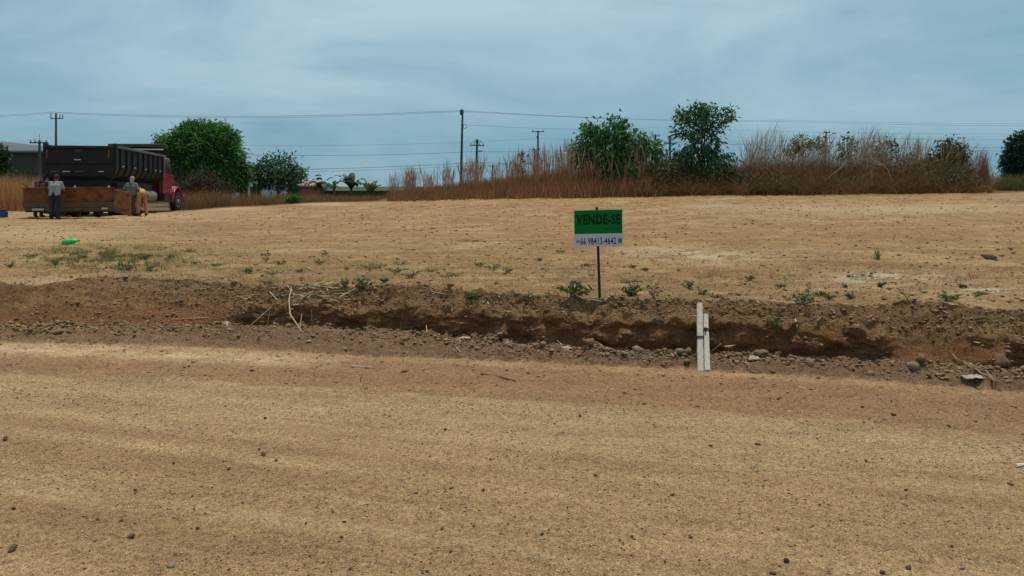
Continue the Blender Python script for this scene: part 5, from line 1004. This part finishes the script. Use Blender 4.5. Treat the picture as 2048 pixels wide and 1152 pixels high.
def shoot(u0, v0, u1, v1, label, tone='mid', n=14):              # one leaning leafy stem
    p = gpix(u0, v0); k = math.hypot(p.x, p.y) / FPX; e = Vector(((u1 - u0) * k, 0, (v0 - v1) * k)); o = empty('weed', p); tag(o, label, 'weed'); MB().tube([(0, 0, -.02), e * .5 + Vector((0, 0, -.005)), e], [.005, .004, .002], 5).build('stem', M_WEEDSTEM, o)
    P_ = np.array([tuple(e * t) for t in np.linspace(.2, 1, n)]); D_ = np.stack([np.where(np.arange(n) % 2, .9, -.9), rng.normal(size=n) * .5, np.full(n, .5)], 1); leaf_mesh('leaves', P_, D_, np.full(n, .045), np.full(n, .018), np.array(GR[tone]) * rng.uniform(.7, 1.3, (n, 1)), M_WEED, o)
shoot(1822, 603, 1800, 580, 'slanting leafy shoot left of the far right green weed', 'dark'); shoot(1617, 590, 1616, 568, 'upright leafy shoot behind the broad weed', 'dark', 10); shoot(1945, 595, 1962, 586, 'short leafy shoot at the far right bank edge', 'mid', 10)
p = gpix(1755, 519); o = empty('grass_tuft', p); tag(o, 'lone upright bright green tuft on the bare lot at right', 'grass tuft')
n = 26; v_, f_, c_ = blades(rng.normal(size=(n, 3)) * [.022, .02, 0], rng.uniform(.12, .30, n), rng.normal(size=(n, 3)) * [.22, .2, 0], np.full(n, .016), rcol((.15, .19, .045), n)); np_mesh('blades', v_, f_, M_WEED, o, c_)
b = MB(); [b.tube([(x, 0, -.02), (x * 1.2, 0, .1)], [.01, .006], 5) for x in (-.02, .02)]; b.build('stem', M_STRAW, o)
# grassy patch and sparse turf
parts = []
n = 16000; us = np.concatenate([rng.normal(190, 75, n // 2), rng.normal(250, 110, n // 2)]); vs_ = np.concatenate([rng.normal(512, 12, n // 2), rng.normal(518, 14, n // 2)]); dn = fbm(us * .03, vs_ * .12, 3); ok = (dn > -.05) & (vs_ > 488) & (vs_ < 552) & (us > 5); us, vs_ = us[ok], vs_[ok]; n = len(us)
P = np.array([tuple(gpix(u, v)) for u, v in zip(us, vs_)]); tn = rng.random((n, 1)); parts.append(blades(P, rng.uniform(.025, .085, n), rng.normal(size=(n, 3)) * [.7, .6, 0], rng.uniform(.004, .009, n), np.where(tn < .72, rcol((.105, .125, .034), n), rcol((.27, .19, .085), n)), 2))
n = 30000; us = rng.uniform(20, 2030, n); vs_ = rng.normal(550, 28, n); dn = fbm(us * .02, vs_ * .1, 3); ok = (dn > .10) & (vs_ > 475) & (vs_ < 606) ; us, vs_ = us[ok], vs_[ok]; n = len(us); P = np.array([tuple(gpix(u, v)) for u, v in zip(us, vs_)]); tn = rng.random((n, 1))
parts.append(blades(P, rng.uniform(.02, .06, n), rng.normal(size=(n, 3)) * [.8, .7, 0], rng.uniform(.004, .008, n), np.where(tn < .5, rcol((.10, .12, .036), n), rcol((.28, .19, .09), n)), 2))
V, F, Cc = join(parts); tag(np_mesh('short_grass', V, F, M_WEED, None, Cc), 'short sparse green and dry grass growing in patches on the lot', 'grass', None, 'stuff')
# straw litter lying on the shoulder
P, D, n = [], [], 0
for i in range(1500):
    q = random.random()
    if q < .3: u, v = random.gauss(620, 60), random.gauss(590, 9)
    elif q < .75: u, v = random.uniform(380, 2040), 0; v = float(np.interp(u, [380, 1000, 2048], [585, 612, 640])) + random.gauss(0, 16)
    else: u, v = random.uniform(0, 2048), random.uniform(560, 790)
    p = gpix(u, v); P.append(tuple(p + Vector((0, 0, .006)))); D.append((random.gauss(0, 1), random.gauss(0, .6), random.gauss(0, .12)))
P = np.array(P); D = np.array(D); n = len(P); tag(leaf_mesh('straw_litter', P, D, np.exp(rng.normal(math.log(.055), .5, n)), np.full(n, .006), rcol((.34, .24, .13), n, .45), M_DRY, None), 'bits of dry straw and dead leaves littering the bank', 'straw litter', None, 'stuff')
SG = 'dry stalks lying on the bank'
def stalk(pix, label=None, r=.008, m_=None, lift=.012, name='dry_stalk', cat='dry stalk', free=False):
    pts = [gpix(u, v) + Vector((0, -.01, lift)) for u, v in pix]
    base = Vector(pts[0]); o = MB().tube([p - base for p in pts], [r] * (len(pts) - 1) + [r * .6], 6).build(name, m_ or M_STRAW, None, smooth=True); o.location = base; return tag(o, label or ('thin dry straw stalk in the straw heap at the left of the bank' if 500 < pix[0][0] < 740 and pix[0][1] < 612 else 'thin dry straw stalk lying on the earth outside the straw heap'), cat, None if label else SG)
def prop(top, bot, dy, label=None, r=.008, m_=None, mids=()):     # leaning free of the face: foot on the ground, top on the lip
    b_ = gpix(*bot); t_ = gpix(*top); ys_ = np.linspace(t_.y - .03, b_.y, len(mids) + 2); pts = [t_ + Vector((0, -.03, .01))] + [at(u, v, y_) for (u, v), y_ in zip(mids, ys_[1:-1])] + [b_]; base = Vector(b_)
    o = MB().tube([p - base for p in pts], [r * .7] + [r] * (len(pts) - 1), 6).build('dry_stalk', m_ or M_STRAW, None, smooth=True); o.location = base; return tag(o, label or 'thin dry straw stalk leaning against the shaded cut face', 'dry stalk', None if label else SG)
prop((583, 580), (604, 664), 0, 'longest bent pale stalk hanging over the left part of the cut', .008, M_STRAW, ((578, 600), (580, 628)))
prop((545, 614), (495, 656), 0, 'pale stalk slanting down to the left over the cut face', .006, M_STRAW); prop((541, 620), (535, 653), 0, None, .006)
prop((975, 604), (997, 646), 0, 'straight white stalk slanting over the middle of the cut', .009, M_STRAWW); prop((605, 628), (600, 655), 0, None, .005); prop((624, 620), (624, 650), 0, None, .004); prop((853, 650), (854, 664), 0, None, .006); prop((1440, 688), (1424, 702), 0, None, .007)
for a in [[(c0 := random.gauss(620, 45), d0 := random.gauss(586, 8)), (c0 + random.gauss(0, 28), d0 + random.gauss(0, 7))] for _ in range(22)] + [[(520, 590), (460, 597)], [(540, 585), (556, 602)], [(600, 578), (650, 575)], [(560, 592), (700, 588)], [(590, 600), (575, 612)], [(628, 572), (668, 578)], [(680, 595), (712, 578)], [(612, 535), (655, 555)], [(600, 608), (630, 614)], [(575, 572), (588, 590)], [(640, 584), (690, 583)], [(700, 600), (640, 606)], [(420, 636), (345, 640)], [(230, 620), (206, 630)], [(180, 655), (230, 668)],
          [(1115, 683), (1124, 692)], [(1160, 698), (1190, 706)], [(913, 697), (921, 706)], [(650, 661), (710, 664)], [(455, 645), (454, 662)], [(865, 585), (895, 591)], [(1590, 640), (1594, 655)], [(1300, 585), (1312, 560)], [(1880, 592), (1940, 588)]]: stalk(a, None, random.uniform(.0045, .0075), random.choice([M_STRAW, M_STRAW, M_STRAWW]))
stalk([(703, 734), (754, 737)], 'dry stick lying flat on the red verge, left of centre', .009, M_STRAW); stalk([(962, 748), (1000, 755), (1032, 763)], 'longer brown stick lying on the verge at centre', .010, M_TWIGB := mat('brown_stick', (.22, .13, .07), .9, .2, 20))
stalk([(1180, 601), (1192, 602), (1205, 605)], 'bleached twig lying at the foot of the sign post', .008, M_STRAWW); stalk([(1209, 603), (1225, 589)], 'short pale twig beside the sign post foot', .006, M_STRAWW)
p = gpix(1178, 602); o = MB().tube([(0, 0, 0), (.006, 0, .10)], [.008, .006], 5).build('dry_stalk', M_STRAWW, None); o.location = p; tag(o, 'bleached stub standing upright left of the sign post', 'dry stalk')
stalk([(1904, 714), (1912, 724), (1926, 729), (1938, 739), (1952, 744), (1962, 753), (1975, 757), (1986, 767), (2000, 771)], 'thick pale root sprawling down the rubble at the right', .010, M_TWIGR := mat('pale_root', (.24, .165, .10), .9, .25, 20, bump=.4), .03, 'root', 'root')
stalk([(1948, 744), (1972, 748), (1990, 768)], 'thin forked root beside the thick pale one', .008, M_TWIGR, .03, 'root', 'root'); stalk([(2030, 934), (2047, 931)], 'pale stick at the right edge of the road', .012, M_STRAWW)
M_RAG = mat('dirty_white_scrap', (.36, .28, .21), .9, .3, 12, bump=.5)
def scrap(u, v, wpx, hpx, label):
    p = gpix(u, v); k = math.hypot(p.x, p.y) / FPX; n_ = 7; V = [((i / 6 - .5) * wpx * k, (j / 6 - .5) * wpx * k * .6, .01 + hpx * k * (.5 + .7 * mnoise.noise(Vector((i * .9 + u, j * .8, 0)))) * (1 - ((i - 3) ** 2 + (j - 3) ** 2) / 22)) for j in range(n_) for i in range(n_)]
    F = [(j * n_ + i, j * n_ + i + 1, (j + 1) * n_ + i + 1, (j + 1) * n_ + i) for j in range(6) for i in range(6)]; o = np_mesh('scrap', V, F, M_RAG, None, smooth=True); o.location = p; s_ = o.modifiers.new('solid', 'SOLIDIFY'); s_.thickness = .004; tag(o, label, 'scrap')
scrap(1507, 722, 24, 12, 'crumpled dirty white scrap right of the concrete posts'); scrap(1945, 758, 34, 9, 'crumpled pale sacking by the root at right'); scrap(1132, 699, 24, 7, 'pale flake of debris on the rubble left of the posts'); scrap(930, 678, 22, 5, 'pale flake of debris in the middle of the rubble'); scrap(618, 685, 9, 5, 'small white chip on the verge at left'); scrap(597, 612, 18, 6, 'pale flat chip at the lip of the cut at left')
